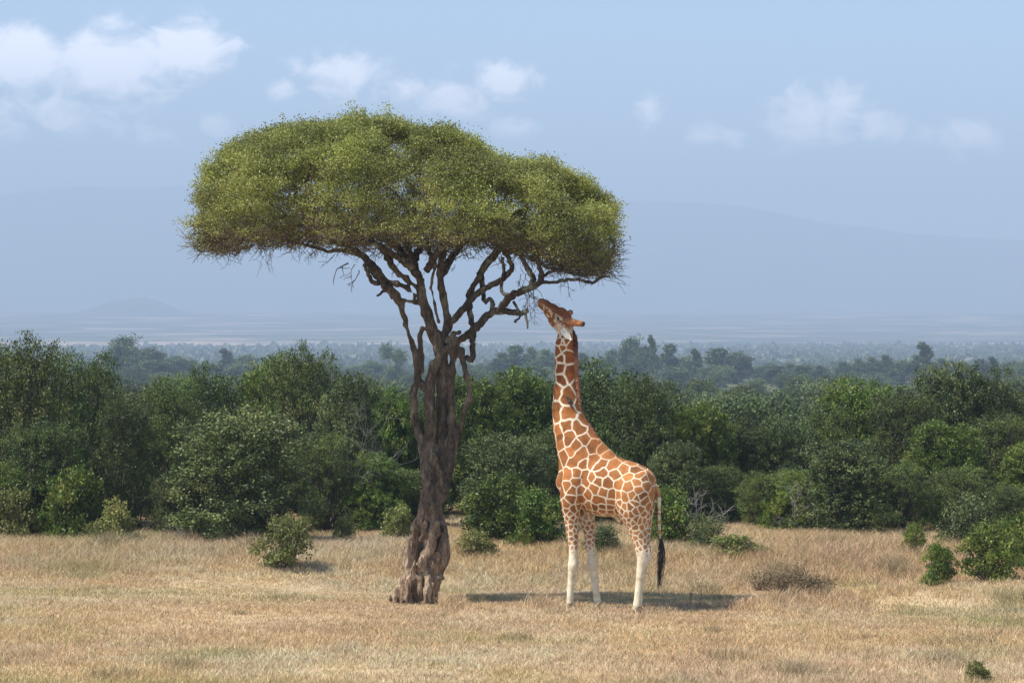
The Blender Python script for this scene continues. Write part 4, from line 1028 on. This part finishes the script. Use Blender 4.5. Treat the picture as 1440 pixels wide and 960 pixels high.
    def rloc(P):
        z = P[2]
        if z > 4.64: return .036                  # head
        if z > 3.1: return .120
        if z > 1.95: return .125 if P[0] > -.45 else .095
        if z > 1.55: return .088
        if z > 1.15: return .066
        return .060
    def near(P, r, only=None):
        A = np.array(seeds); return len(A) and (np.linalg.norm(A-P, axis=1) < r).any()
    for k in range(n0):                              # the other flank carries its own net of like size
        m = seeds[k]*np.array([1, -1, 1]); co_, ix, dd = kd3.find(m)
        if dd < .12 and not near(V[ix], rloc(V[ix])*.95): seeds.append(V[ix].copy()); ids.append(1000+ids[k])
    order = g.permutation(len(V))[:60000]; SA_ = np.array(seeds); nid = 5000
    buf = np.zeros((len(seeds)+3000, 3)); buf[:len(seeds)] = SA_; nb = len(seeds)
    for ix in order:
        P = V[ix]; r = rloc(P)
        if ((buf[:nb]-P)**2).sum(1).min() > (r*(1.12 if (P[2] < 1.75 or P[2] > 4.64) else 1.75))**2:
            buf[nb] = P; nb += 1; ids.append(nid); nid += 1
            if nb >= len(buf): break
    S = buf[:nb]; ids = np.array(ids[:nb])
    ks = KDTree(nb)
    for k in range(nb): ks.insert(S[k], k)
    ks.balance()
    E = np.zeros(len(V)); own = np.zeros(len(V), int)
    wob = V+.012*np.stack([VN(V[:, 0]*16, V[:, 1]*16, V[:, 2]*16), VN(V[:, 0]*16+9, V[:, 1]*16, V[:, 2]*16), VN(V[:, 0]*16, V[:, 1]*16+9, V[:, 2]*16)], 1)*2
    for i_ in range(len(V)):
        r = ks.find_n(wob[i_], 7); a = r[0]; own[i_] = a[1]; e = 1.0
        for b in r[1:]:
            if ids[b[1]] != ids[a[1]]:
                dd = (S[a[1]]-S[b[1]]); L_ = math.sqrt(float(dd@dd)); e = min(e, (b[2]**2-a[2]**2)/(2*L_+1e-6))
        E[i_] = e
    z = V[:, 2]; x = V[:, 0]
    ss = lambda v, a, b: (lambda t: t*t*(3-2*t))(np.clip((v-a)/(b-a), 0, 1))
    wdt = .0122+.007*ss(z, 2.9, 3.2)*(1-ss(z, 4.2, 4.4))-.002*ss(-x, .3, .7)*ss(z, 1.8, 2.0)
    wdt = wdt+.05*(1-ss(z, .72, 1.12))                                   # patches dwindle down the shanks
    wdt = np.where(z > 4.64, .008, wdt)
    tone = np.random.default_rng(3).normal(size=nb)[own]
    rust = np.array([.345, .128, .038]); dark = np.array([.25, .070, .016]); tan = np.array([.47, .20, .062])
    up = ss(z, 3.3, 4.2)[:, None]; rump = (ss(-x, .05, .6)*ss(z, 1.0, 1.6))[:, None]
    pc = rust+(dark-rust)*up*.8; pc = pc+(tan-pc)*rump*.55; pc = pc*(1+.15*tone[:, None])
    legz = (1-ss(z, 1.0, 1.6))[:, None]; pc = pc+(np.array([.48, .25, .12])-pc)*legz*.6
    centre = ss(E, .02, .08)[:, None]; pc = pc*(1-.10*centre)
    lc = np.tile(np.array([.74, .62, .45]), (len(V), 1))
    back = ss(PY*0+z, 0, 1)
    topline = (ss(z, 2.42, 2.55)*ss(.35-x, 0, .2)*(1-ss(np.abs(V[:, 1]), .12, .24)))[:, None]
    lc = lc+(np.array([.50, .27, .12])-lc)*topline*.75
    belly = ((1-ss(z, 1.56, 1.70))*ss(z, 1.42, 1.5)*(1-ss(np.abs(V[:, 1]), .15, .26))*ss(x+.5, 0, .1)*(1-ss(x, .35, .5)))[:, None]
    pc = pc+(np.array([.55, .38, .24])-pc)*belly*.8
    low = (1-ss(z, .55, .8))[:, None]; dn = ss(VN(V[:, 0]*14, V[:, 1]*14, V[:, 2]*9)+.25*(np.abs(z-.73) < .09)-.25*ss(z, .1, .5)*(z < .5), -.05, .3)[:, None]; cream = np.array([.74, .64, .46])+(np.array([.50, .37, .22])-np.array([.74, .64, .46]))*dn*.55; lc = lc+(cream-lc)*low; pc = pc+(cream-pc)*low*.9  # mottled dust on the shanks; knee shadow painted in as extra tan
    # head colouring
    hd = ss(z, 4.62, 4.68)[:, None]
    A0 = GPt(757, 424); B0 = GPt(797, 452); ax = (B0-A0)/np.linalg.norm(B0-A0); tt = ((V-A0)@ax)/np.linalg.norm(B0-A0)
    nrm = np.cross(ax, [0, 1, 0]); hh = (V-A0)@nrm
    if nrm[2] < 0: hh = -hh
    mot = VN(V[:, 0]*34, V[:, 1]*34, V[:, 2]*34)
    headc = np.array([.22, .085, .034])+(np.array([.56, .40, .25])-np.array([.22, .085, .034]))*ss(mot, .02, .13)[:, None]
    topb = ss(hh, .012, .05)[:, None]; headc = headc+(np.array([.20, .062, .024])-headc)*topb
    muz = (1-ss(tt, .12, .30))[:, None]; headc = headc+(np.array([.25, .095, .045])-headc)*muz*.85
    eyep = GPt(785, 448, .11); de = np.minimum(np.linalg.norm(V-eyep, axis=1), np.linalg.norm(V-eyep*[1, -1, 1], axis=1))
    er = (1-ss(de, .035, .075))[:, None]; headc = headc+(np.array([.62, .47, .32])-headc)*er*.8
    jaw = (ss(tt, .75, .95)*ss(-hh, .03, .10))[:, None]; headc = headc+(np.array([.70, .60, .46])-headc)*jaw*.7
    pc = pc+(headc-pc)*hd; lc = lc+(headc-lc)*hd
    # nostril and mouth line
    for sd in (1, -1):
        npz = GPt(760.5, 421.5, sd*.045); k_ = (1-ss(np.linalg.norm((V-npz)*[1, 1, 1.6], axis=1), .010, .022))[:, None]; pc = pc*(1-.85*k_); lc = lc*(1-.85*k_)
    mdist = np.abs(hh+.045+.02*tt); ml = ((1-ss(mdist, .004, .012))*(1-ss(tt, .30, .40)))[:, None]; pc = pc*(1-.6*ml); lc = lc*(1-.6*ml)
    one = np.ones((len(V), 1))
    me = new_mesh('body', V, Q, True, {'patch': ('FLOAT_COLOR', 'POINT', np.concatenate([np.clip(pc, 0, 1), one], 1)), 'line': ('FLOAT_COLOR', 'POINT', np.concatenate([np.clip(lc, 0, 1), one], 1)), 'edge': ('FLOAT', 'POINT', E), 'width': ('FLOAT', 'POINT', wdt)})
    m, nt, out = nmat('giraffe_coat'); L = nt.links
    A = {k: N(nt, 'ShaderNodeAttribute', attribute_name=k) for k in ('patch', 'line', 'edge', 'width')}
    tc = N(nt, 'ShaderNodeTexCoord'); n1 = N(nt, 'ShaderNodeTexNoise'); n1.inputs['Scale'].default_value = 60; n1.inputs['Detail'].default_value = 4; L.new(tc.outputs['Object'], n1.inputs[0])
    sub = N(nt, 'ShaderNodeMath', operation='SUBTRACT'); L.new(A['edge'].outputs['Fac'], sub.inputs[0]); L.new(A['width'].outputs['Fac'], sub.inputs[1])
    ad = N(nt, 'ShaderNodeMath', operation='MULTIPLY_ADD'); L.new(n1.outputs[0], ad.inputs[0]); ad.inputs[1].default_value = .010; ad.inputs[2].default_value = -.005
    sm = N(nt, 'ShaderNodeMath', operation='ADD'); L.new(sub.outputs[0], sm.inputs[0]); L.new(ad.outputs[0], sm.inputs[1])
    mr = N(nt, 'ShaderNodeMapRange'); L.new(sm.outputs[0], mr.inputs[0]); mr.inputs[1].default_value = -.004; mr.inputs[2].default_value = .004
    mx = N(nt, 'ShaderNodeMix', data_type='RGBA'); L.new(mr.outputs[0], mx.inputs[0]); L.new(A['line'].outputs['Color'], mx.inputs[6]); L.new(A['patch'].outputs['Color'], mx.inputs[7])
    n2 = N(nt, 'ShaderNodeTexNoise'); n2.inputs['Scale'].default_value = 13; n2.inputs['Detail'].default_value = 8; n2.inputs['Roughness'].default_value = .65; L.new(tc.outputs['Object'], n2.inputs[0])
    vr = N(nt, 'ShaderNodeMapRange'); L.new(n2.outputs[0], vr.inputs[0]); vr.inputs[1].default_value = .3; vr.inputs[2].default_value = .7; vr.inputs[3].default_value = .70; vr.inputs[4].default_value = 1.18
    hs = N(nt, 'ShaderNodeHueSaturation'); L.new(vr.outputs[0], hs.inputs['Value']); L.new(mx.outputs[2], hs.inputs['Color'])
    b = N(nt, 'ShaderNodeBsdfPrincipled'); b.inputs['Roughness'].default_value = .7; b.inputs['Specular IOR Level'].default_value = .15
    n3 = N(nt, 'ShaderNodeTexNoise'); n3.inputs['Scale'].default_value = 140; L.new(tc.outputs['Object'], n3.inputs[0])
    bp = N(nt, 'ShaderNodeBump'); bp.inputs['Distance'].default_value = .004; bp.inputs['Strength'].default_value = .5; L.new(n3.outputs[0], bp.inputs['Height']); L.new(bp.outputs[0], b.inputs['Normal'])
    L.new(hs.outputs[0], b.inputs['Base Color']); L.new(b.outputs[0], out.inputs['Surface'])
    body = link('body', me, m, giraffe)

    # eyes
    M_eye = plain_mat('eye_dark', (.012, .009, .007), .12, .6, .1, 5)
    for sd in (1, -1):
        s2 = SDF((-.05, -.05, -.05), (.05, .05, .05), .004); s2.cap((-.004, 0, -.014), (.004, 0, .014), .024, .024, .01)
        v, q = s2.mesh(); c = GPt(785, 448.3, sd*.122)
        e = link('eye', new_mesh('eye', v+c, q, True), M_eye, giraffe)
    # ears: cupped leaves
    M_ear = plain_mat('ear_fur', (.76, .70, .60), .85, .1, .15, 40)
    def ear(base, tip, wid, up):
        base = np.array(base); tip = np.array(tip); d = tip-base; L_ = np.linalg.norm(d); d /= L_; w = np.cross(d, up); w /= np.linalg.norm(w); nn = np.cross(w, d)
        us = np.linspace(0, 1, 12); vs = np.linspace(-1, 1, 9); P = []
        for a in us:
            hw_ = wid*(math.sin(math.pi*min(1, a*.86+.14))**.8)*(1-.15*a)+.003
            for b_ in vs: P.append(base+d*L_*a+w*hw_*b_+nn*(abs(b_)**1.6)*hw_*.7)
        P = np.array(P); i_ = np.arange(11)[:, None]*9; j_ = np.arange(8)[None]
        q = np.stack([i_+j_, i_+j_+1, i_+9+j_+1, i_+9+j_], 2).reshape(-1, 4); n_ = len(P)
        P2 = np.vstack([P, P-nn*.008]); q = np.vstack([q, q[:, ::-1]+n_])
        rim = []
        for a in range(11): rim += [(a*9, (a+1)*9, (a+1)*9+n_, a*9+n_), (a*9+8, a*9+8+n_, (a+1)*9+8+n_, (a+1)*9+8)]
        return P2, np.vstack([q, np.array(rim)])
    eb = GPt(791, 462, .12); et = GPt(804, 478, .20); v, q = ear(eb, et, .060, np.array([.7, 1, .5])); link('ear', new_mesh('ear', v, q, True), M_ear, giraffe)
    eb2 = GPt(797, 460, -.09); et2 = GPt(806, 467, -.24); v, q = ear(eb2, et2, .052, np.array([.5, -1, .3])); link('ear', new_mesh('ear', v, q, True), M_ear, giraffe)
    # ossicones
    m2, nt, out = nmat('ossicone_fur'); L = nt.links; at = N(nt, 'ShaderNodeAttribute', attribute_name='tip'); rp = ramp(nt, [(0, (.27, .10, .036)), (.45, (.36, .14, .05)), (.8, (.36, .14, .05)), (.95, (.05, .03, .02))]); L.new(at.outputs['Fac'], rp.inputs[0])
    b = N(nt, 'ShaderNodeBsdfPrincipled'); b.inputs['Roughness'].default_value = .8; L.new(rp.outputs[0], b.inputs['Base Color']); L.new(b.outputs[0], out.inputs['Surface'])
    for sd, pa, pb, pc_ in ((1, (797, 452), (811, 454.3), (820.5, 455.5)), (-1, (794, 445), (799.5, 441.5), (803, 438.5))):
        P, r = resample([GPt(pa[0], pa[1], sd*.05), GPt(pb[0], pb[1], sd*.075), GPt(pc_[0], pc_[1], sd*.085)], [.078, .056, .046], .02)
        P = np.vstack([P, P[-1]+(P[-1]-P[-2])*.7, P[-1]+(P[-1]-P[-2])*1.1]); r = np.append(r, [.034, .012])
        v, q = tube_mesh([(P, r)], 14, .02, 3); t_ = ((v-P[0])@(P[-1]-P[0]))/float((P[-1]-P[0])@(P[-1]-P[0]))
        link('ossicone', new_mesh('ossicone', v, q, True, {'tip': ('FLOAT', 'POINT', np.clip(t_, 0, 1))}), m2, giraffe)
    # mane: short stiff hair standing along the back of the neck
    mp = [(805, 466, 0), (806.5, 474, 0), (807.8, 485, 0), (808, 503, 0), (808.5, 522, 0), (810.5, 550, 0), (812.5, 572, 0), (818, 590, 0), (830, 607, 0), (846, 628, 0), (858, 641, 0)]
    P, _ = resample([GPt(*p) for p in mp], [1]*len(mp), .01); n = len(P); per = 60
    tang = np.gradient(P, axis=0); tang /= np.linalg.norm(tang, axis=1, keepdims=True)
    outw = np.cross(tang, [0, 1, 0]); outw *= np.sign(-outw[:, 0:1])
    idx = np.repeat(np.arange(n), per); m_ = len(idx); f_ = idx/n
    ln = (.085-.045*np.clip((f_-.72)/.28, 0, 1))*g.uniform(.75, 1.1, m_)*np.clip(f_*12+.4, 0, 1)
    b0 = P[idx]-outw[idx]*.05+np.stack([g.normal(size=m_)*.008, g.normal(size=m_)*.018, g.normal(size=m_)*.01], 1)
    tip = P[idx]+outw[idx]*ln[:, None]*.65+np.stack([g.normal(size=m_)*.004, g.normal(size=m_)*.014, g.normal(size=m_)*.012+.01], 1)
    wv = np.cross(tip-b0, rand_unit(m_, g)); wv /= np.linalg.norm(wv, axis=1, keepdims=True); wv *= .0035
    PV = np.stack([b0-wv, b0+wv, tip+wv*.5, tip-wv*.5], 1).reshape(-1, 3); qq = np.arange(4*m_).reshape(-1, 4)
    mc = np.array([.50, .22, .12])+(np.array([.10, .035, .018])-np.array([.50, .22, .12]))*np.clip(1-(f_-.10)/.12, 0, 1)[:, None]
    mc = mc*g.uniform(.75, 1.3, (m_, 1)); m3, nt, out = nmat('mane_hair'); L = nt.links
    at = N(nt, 'ShaderNodeAttribute', attribute_name='col'); b = N(nt, 'ShaderNodeBsdfPrincipled'); b.inputs['Roughness'].default_value = .6; L.new(at.outputs['Color'], b.inputs['Base Color']); L.new(b.outputs[0], out.inputs['Surface'])
    link('mane', new_mesh('mane', PV, qq, False, {'col': ('FLOAT_COLOR', 'FACE', np.concatenate([mc, np.ones((m_, 1))], 1))}), m3, giraffe)
    # tail with its tuft
    tp = [(913, 672, 0, 5.5), (920, 682, 0, 4.2), (925.5, 694, 0, 3.2), (927.2, 710, 0, 2.5), (927, 730, 0, 2.1), (927.6, 745, 0, 2.0), (929, 757, 0, 2.2)]
    P, r = resample([GPt(*p[:3]) for p in tp], [p[3]*GSC for p in tp], .012); v, q = tube_mesh([(P, r)], 12, 0, 1)
    kk = np.argmin(((v[:, None]-P[None])**2).sum(2), axis=1)/len(P)
    band = VN(kk*34+.5, v[:, 1]*12, kk*0+.5)+.12
    e_ = band*.06; on = np.ones((len(v), 1)); pcol = np.concatenate([np.tile([.42, .19, .08], (len(v), 1)), on], 1); lcol = np.concatenate([np.tile([.70, .56, .40], (len(v), 1)), on], 1)
    tl = link('tail', new_mesh('tail', v, q, True, {'patch': ('FLOAT_COLOR', 'POINT', pcol), 'line': ('FLOAT_COLOR', 'POINT', lcol), 'edge': ('FLOAT', 'POINT', e_), 'width': ('FLOAT', 'POINT', e_*0+.004)}), m, giraffe)
    paths = []
    for k in range(150):
        a = GPt(929, 753, 0)+g.normal(size=3)*.010; L_ = g.uniform(.45, 1.0); sp_ = g.normal()*.020; sy = g.normal()*.018
        pm = GPt(930.5, 753+32*L_, 0)+np.array([sp_, sy, 0]); pe = GPt(926.5, 753+79*L_, 0)+np.array([sp_*.55+g.normal()*.012, sy*.5, 0])
        p_, r_ = resample([a, pm, pe], [.0042, .0038, .0015], .09, .004, g); paths.append((p_, r_))
    v, q = tube_mesh(paths, 3, 0, 1, cap=False)
    link('tail_tuft', new_mesh('tail_tuft', v, q, True), plain_mat('tail_hair', (.035, .028, .024), .5, .4, .3, 10), tl)
    # hooves
    M_hoof = plain_mat('hoof_horn', (.34, .27, .18), .7, .3, .3, 15)
    for (px, py, yl, r) in ((801, 850, .16, 5.8), (896.5, 850, .15, 6.8), (841, 850, -.16, 5.8), (898, 848, -.15, 5.8)):
        c = GPt(px, py, yl); gz = float(ground_z(*G2W(c)[0][:2])); c[2] = gz+.01; rr = r*GSC
        s3 = SDF((-.14, -.12, -.02), (.2, .12, .16), .008)
        for sd in (1, -1): s3.chain([(np.array([-.02, sd*rr*.42, .10]), rr*.62), (np.array([.015, sd*rr*.5, .045]), rr*.68), (np.array([.05, sd*rr*.45, .025]), rr*.42)], .015)
        v, q = s3.mesh(); v[:, 2] = np.maximum(v[:, 2], 0); link('hoof', new_mesh('hoof', v+c, q, True), M_hoof, giraffe)
    # the small bird clinging to the neck
    cands = kd2.find_range((802.5, 562, 0), 3.0); ix = min((c_[1] for c_ in cands), key=lambda i_: Wd[i_, 1]); bw = G2W(V[ix])[0]+np.array([0, -.03, 0])
    bird = thing('bird', 'small dark bird clinging to the side of the giraffe neck', 'bird', tuple(bw))
    s4 = SDF((-.12, -.08, -.16), (.14, .06, .13), .0045)
    s4.chain([(np.array([-.025, 0, .045]), .022), (np.array([0, -.005, .0]), .030), (np.array([.02, 0, -.04]), .018)], .02)
    s4.cap((-.042, -.012, .072), (-.036, -.01, .066), .017, .018, .015); s4.cap((-.055, -.016, .076), (-.072, -.018, .084), .006, .003, .006)
    v, q = s4.mesh(); M_bird = plain_mat('bird_plumage', (.075, .06, .055), .7, .3, .35, 40)
    link('body', new_mesh('bird_body', v, q, True), M_bird, bird)
    def blade(p, e, w, th=.004, nm='wing', mt=M_bird):
        p = np.array(p); e = np.array(e); d = (e-p)/np.linalg.norm(e-p); sdv = np.cross(d, [0, 1, 0]); sdv /= np.linalg.norm(sdv)
        prof = [(0, .5), (.25, 1), (.6, .8), (1, .15)]; P_ = []
        for a, b_ in prof:
            c = p+(e-p)*a
            for o_ in ((-w*b_, -th), (w*b_, -th), (w*b_, th), (-w*b_, th)): P_.append(c+sdv*o_[0]+np.array([0, o_[1], 0]))
        Qs = [(0, 3, 2, 1), (12, 13, 14, 15)]+[(4*i_+j_, 4*i_+(j_+1) % 4, 4*i_+4+(j_+1) % 4, 4*i_+4+j_) for i_ in range(3) for j_ in range(4)]
        link(nm, new_mesh(nm, np.array(P_), np.array(Qs)), mt, bird)
    blade((-.022, -.028, .045), (.045, -.022, -.07), .020); blade((.02, .012, .05), (.06, .01, -.06), .018); blade((.02, -.004, -.045), (.065, .0, -.135), .014, nm='tail')
    v, q = tube_mesh([(np.array([[-.01, .01, -.01], [-.02, .03, -.02]]), [.003, .002]), (np.array([[.01, .01, -.02], [.005, .03, -.035]]), [.003, .002])], 5)
    link('legs', new_mesh('legs', v, q), M_bird, bird)
build_giraffe()

# ------------------------------------------------------------------ sun, sky, air
SE, SA = R(54.5), R(24)      # elevation; how far the sun stands towards the camera from due left
sdir = Vector((-math.cos(SA)*math.cos(SE), -math.sin(SA)*math.cos(SE), math.sin(SE)))
sl = bpy.data.lights.new('sun', 'SUN'); sl.energy = 5.0; sl.angle = R(.53); sl.color = (1, .955, .88)
so = bpy.data.objects.new('sun', sl); COL.objects.link(so); so.rotation_euler = sdir.to_track_quat('Z', 'Y').to_euler()

world = bpy.data.worlds.new('World'); scene.world = world; world.use_nodes = True
nt = world.node_tree; nt.nodes.clear(); L = nt.links
wo = nt.nodes.new('ShaderNodeOutputWorld'); bg = nt.nodes.new('ShaderNodeBackground'); bg.inputs[1].default_value = .124
sky = nt.nodes.new('ShaderNodeTexSky'); sky.sky_type = 'NISHITA'; sky.sun_disc = False
sky.sun_elevation = SE; sky.sun_rotation = math.atan2(sdir.x, sdir.y); sky.air_density = 1.0; sky.dust_density = .4; sky.ozone_density = 2.5; sky.altitude = 1800
tc = nt.nodes.new('ShaderNodeTexCoord'); sp = nt.nodes.new('ShaderNodeSeparateXYZ'); L.new(tc.outputs['Generated'], sp.inputs[0])
def M(op, a, b=None, c=None):
    n = nt.nodes.new('ShaderNodeMath'); n.operation = op
    for k, v in enumerate((a, b, c)):
        if v is None: continue
        if isinstance(v, (int, float)): n.inputs[k].default_value = v
        else: L.new(v, n.inputs[k])
    return n.outputs[0]
az = M('ARCTAN2', sp.outputs[0], sp.outputs[1]); el = M('ARCSINE', sp.outputs[2])
CL = [(35, 82, 78, 46, 1.3), (150, 95, 100, 48, 1.35), (250, 75, 80, 40, 1.25), (110, 165, 100, 32, .8), (15, 160, 55, 36, .8), (300, 175, 32, 20, .8), (398, 132, 28, 22, .9), (478, 105, 62, 34, 1), (560, 130, 60, 30, .7), (640, 138, 60, 34, .9),
      (715, 115, 48, 30, 1.1), (728, 182, 42, 20, .8), (915, 158, 30, 24, .8), (985, 193, 28, 16, .9), (1035, 198, 24, 18, .7), (1145, 168, 58, 42, 1.1), (1178, 140, 34, 26, 1), (1235, 180, 34, 30, .8), (1365, 200, 60, 34, .65), (1300, 200, 30, 22, .4), (145, 259, 20, 9, .7), (230, 190, 60, 30, .4)]
tot = None
for (cx, cy, rx, ry, st) in CL:
    a0 = math.atan((cx-720)/F); e0 = math.atan((HZ-cy)/F)
    dx = M('MULTIPLY', M('SUBTRACT', az, a0), F/rx); dy = M('MULTIPLY', M('SUBTRACT', el, e0), F/ry)
    r2 = M('ADD', M('MULTIPLY', dx, dx), M('MULTIPLY', dy, dy))
    v = M('MULTIPLY', M('EXPONENT', M('MULTIPLY', r2, -.9)), st)
    tot = v if tot is None else M('MAXIMUM', tot, v)
cb = nt.nodes.new('ShaderNodeCombineXYZ'); L.new(az, cb.inputs[0]); L.new(M('MULTIPLY', el, 1.3), cb.inputs[2])
nz = nt.nodes.new('ShaderNodeTexNoise'); nz.inputs['Scale'].default_value = 62; nz.inputs['Detail'].default_value = 10; nz.inputs['Roughness'].default_value = .66; nz.inputs['Distortion'].default_value = .5; L.new(cb.outputs[0], nz.inputs['Vector'])
fld = M('ADD', tot, M('MULTIPLY', M('SUBTRACT', nz.outputs[0], .5), 2.5))
cm = nt.nodes.new('ShaderNodeMapRange'); cm.interpolation_type = 'SMOOTHSTEP'; L.new(fld, cm.inputs[0]); cm.inputs[1].default_value = .22; cm.inputs[2].default_value = 1.1
msk = M('MULTIPLY', cm.outputs[0], M('MINIMUM', M('MULTIPLY', tot, 3.0), 1.0))
mx = nt.nodes.new('ShaderNodeMix'); mx.data_type = 'RGBA'; L.new(M('MULTIPLY', msk, .9), mx.inputs[0])
L.new(sky.outputs[0], mx.inputs[6]); mx.inputs[7].default_value = (16.2, 14.9, 14.6, 1)
L.new(mx.outputs[2], bg.inputs[0]); L.new(bg.outputs[0], wo.inputs[0])
world.cycles.sampling_method = 'MANUAL'; world.cycles.sample_map_resolution = 512

def haze():
    x0, x1, y0, y1, z0, z1 = -5200, 5200, -150, 14300, -40, 690
    v = np.array([(x, y, z) for x in (x0, x1) for y in (y0, y1) for z in (z0, z1)], float)
    q = np.array([(0, 1, 3, 2), (4, 6, 7, 5), (0, 4, 5, 1), (2, 3, 7, 6), (0, 2, 6, 4), (1, 5, 7, 3)])
    mt, nt, out = nmat('air'); pv = N(nt, 'ShaderNodeVolumePrincipled'); pv.inputs['Density'].default_value = .00029
    pv.inputs['Color'].default_value = (.64, .80, 1.0, 1); pv.inputs['Anisotropy'].default_value = .0
    nt.links.new(pv.outputs[0], out.inputs['Volume'])
    tag(link('haze', new_mesh('haze', v, q), mt), 'thin blue haze filling the valley air', 'haze', kind='stuff')
haze()

# ------------------------------------------------------------------ camera and render
cam = bpy.data.cameras.new('camera'); co = bpy.data.objects.new('camera', cam); COL.objects.link(co)
co.location = (0, 0, CAMH); cam.sensor_width = 36; cam.lens = 36*F/1440
co.rotation_euler = (R(90)-math.atan((480-HZ)/F), 0, 0); cam.clip_end = 30000; cam.clip_start = .5
scene.camera = co
scene.render.engine = 'CYCLES'
cy = scene.cycles
cy.max_bounces = 5; cy.diffuse_bounces = 2; cy.glossy_bounces = 1; cy.transmission_bounces = 2; cy.volume_bounces = 0; cy.transparent_max_bounces = 4
cy.use_denoising = True; cy.caustics_reflective = False; cy.caustics_refractive = False
cy.use_adaptive_sampling = False
scene.view_settings.view_transform = 'Standard'; scene.view_settings.look = 'None'; scene.view_settings.exposure = .68; scene.view_settings.gamma = 1
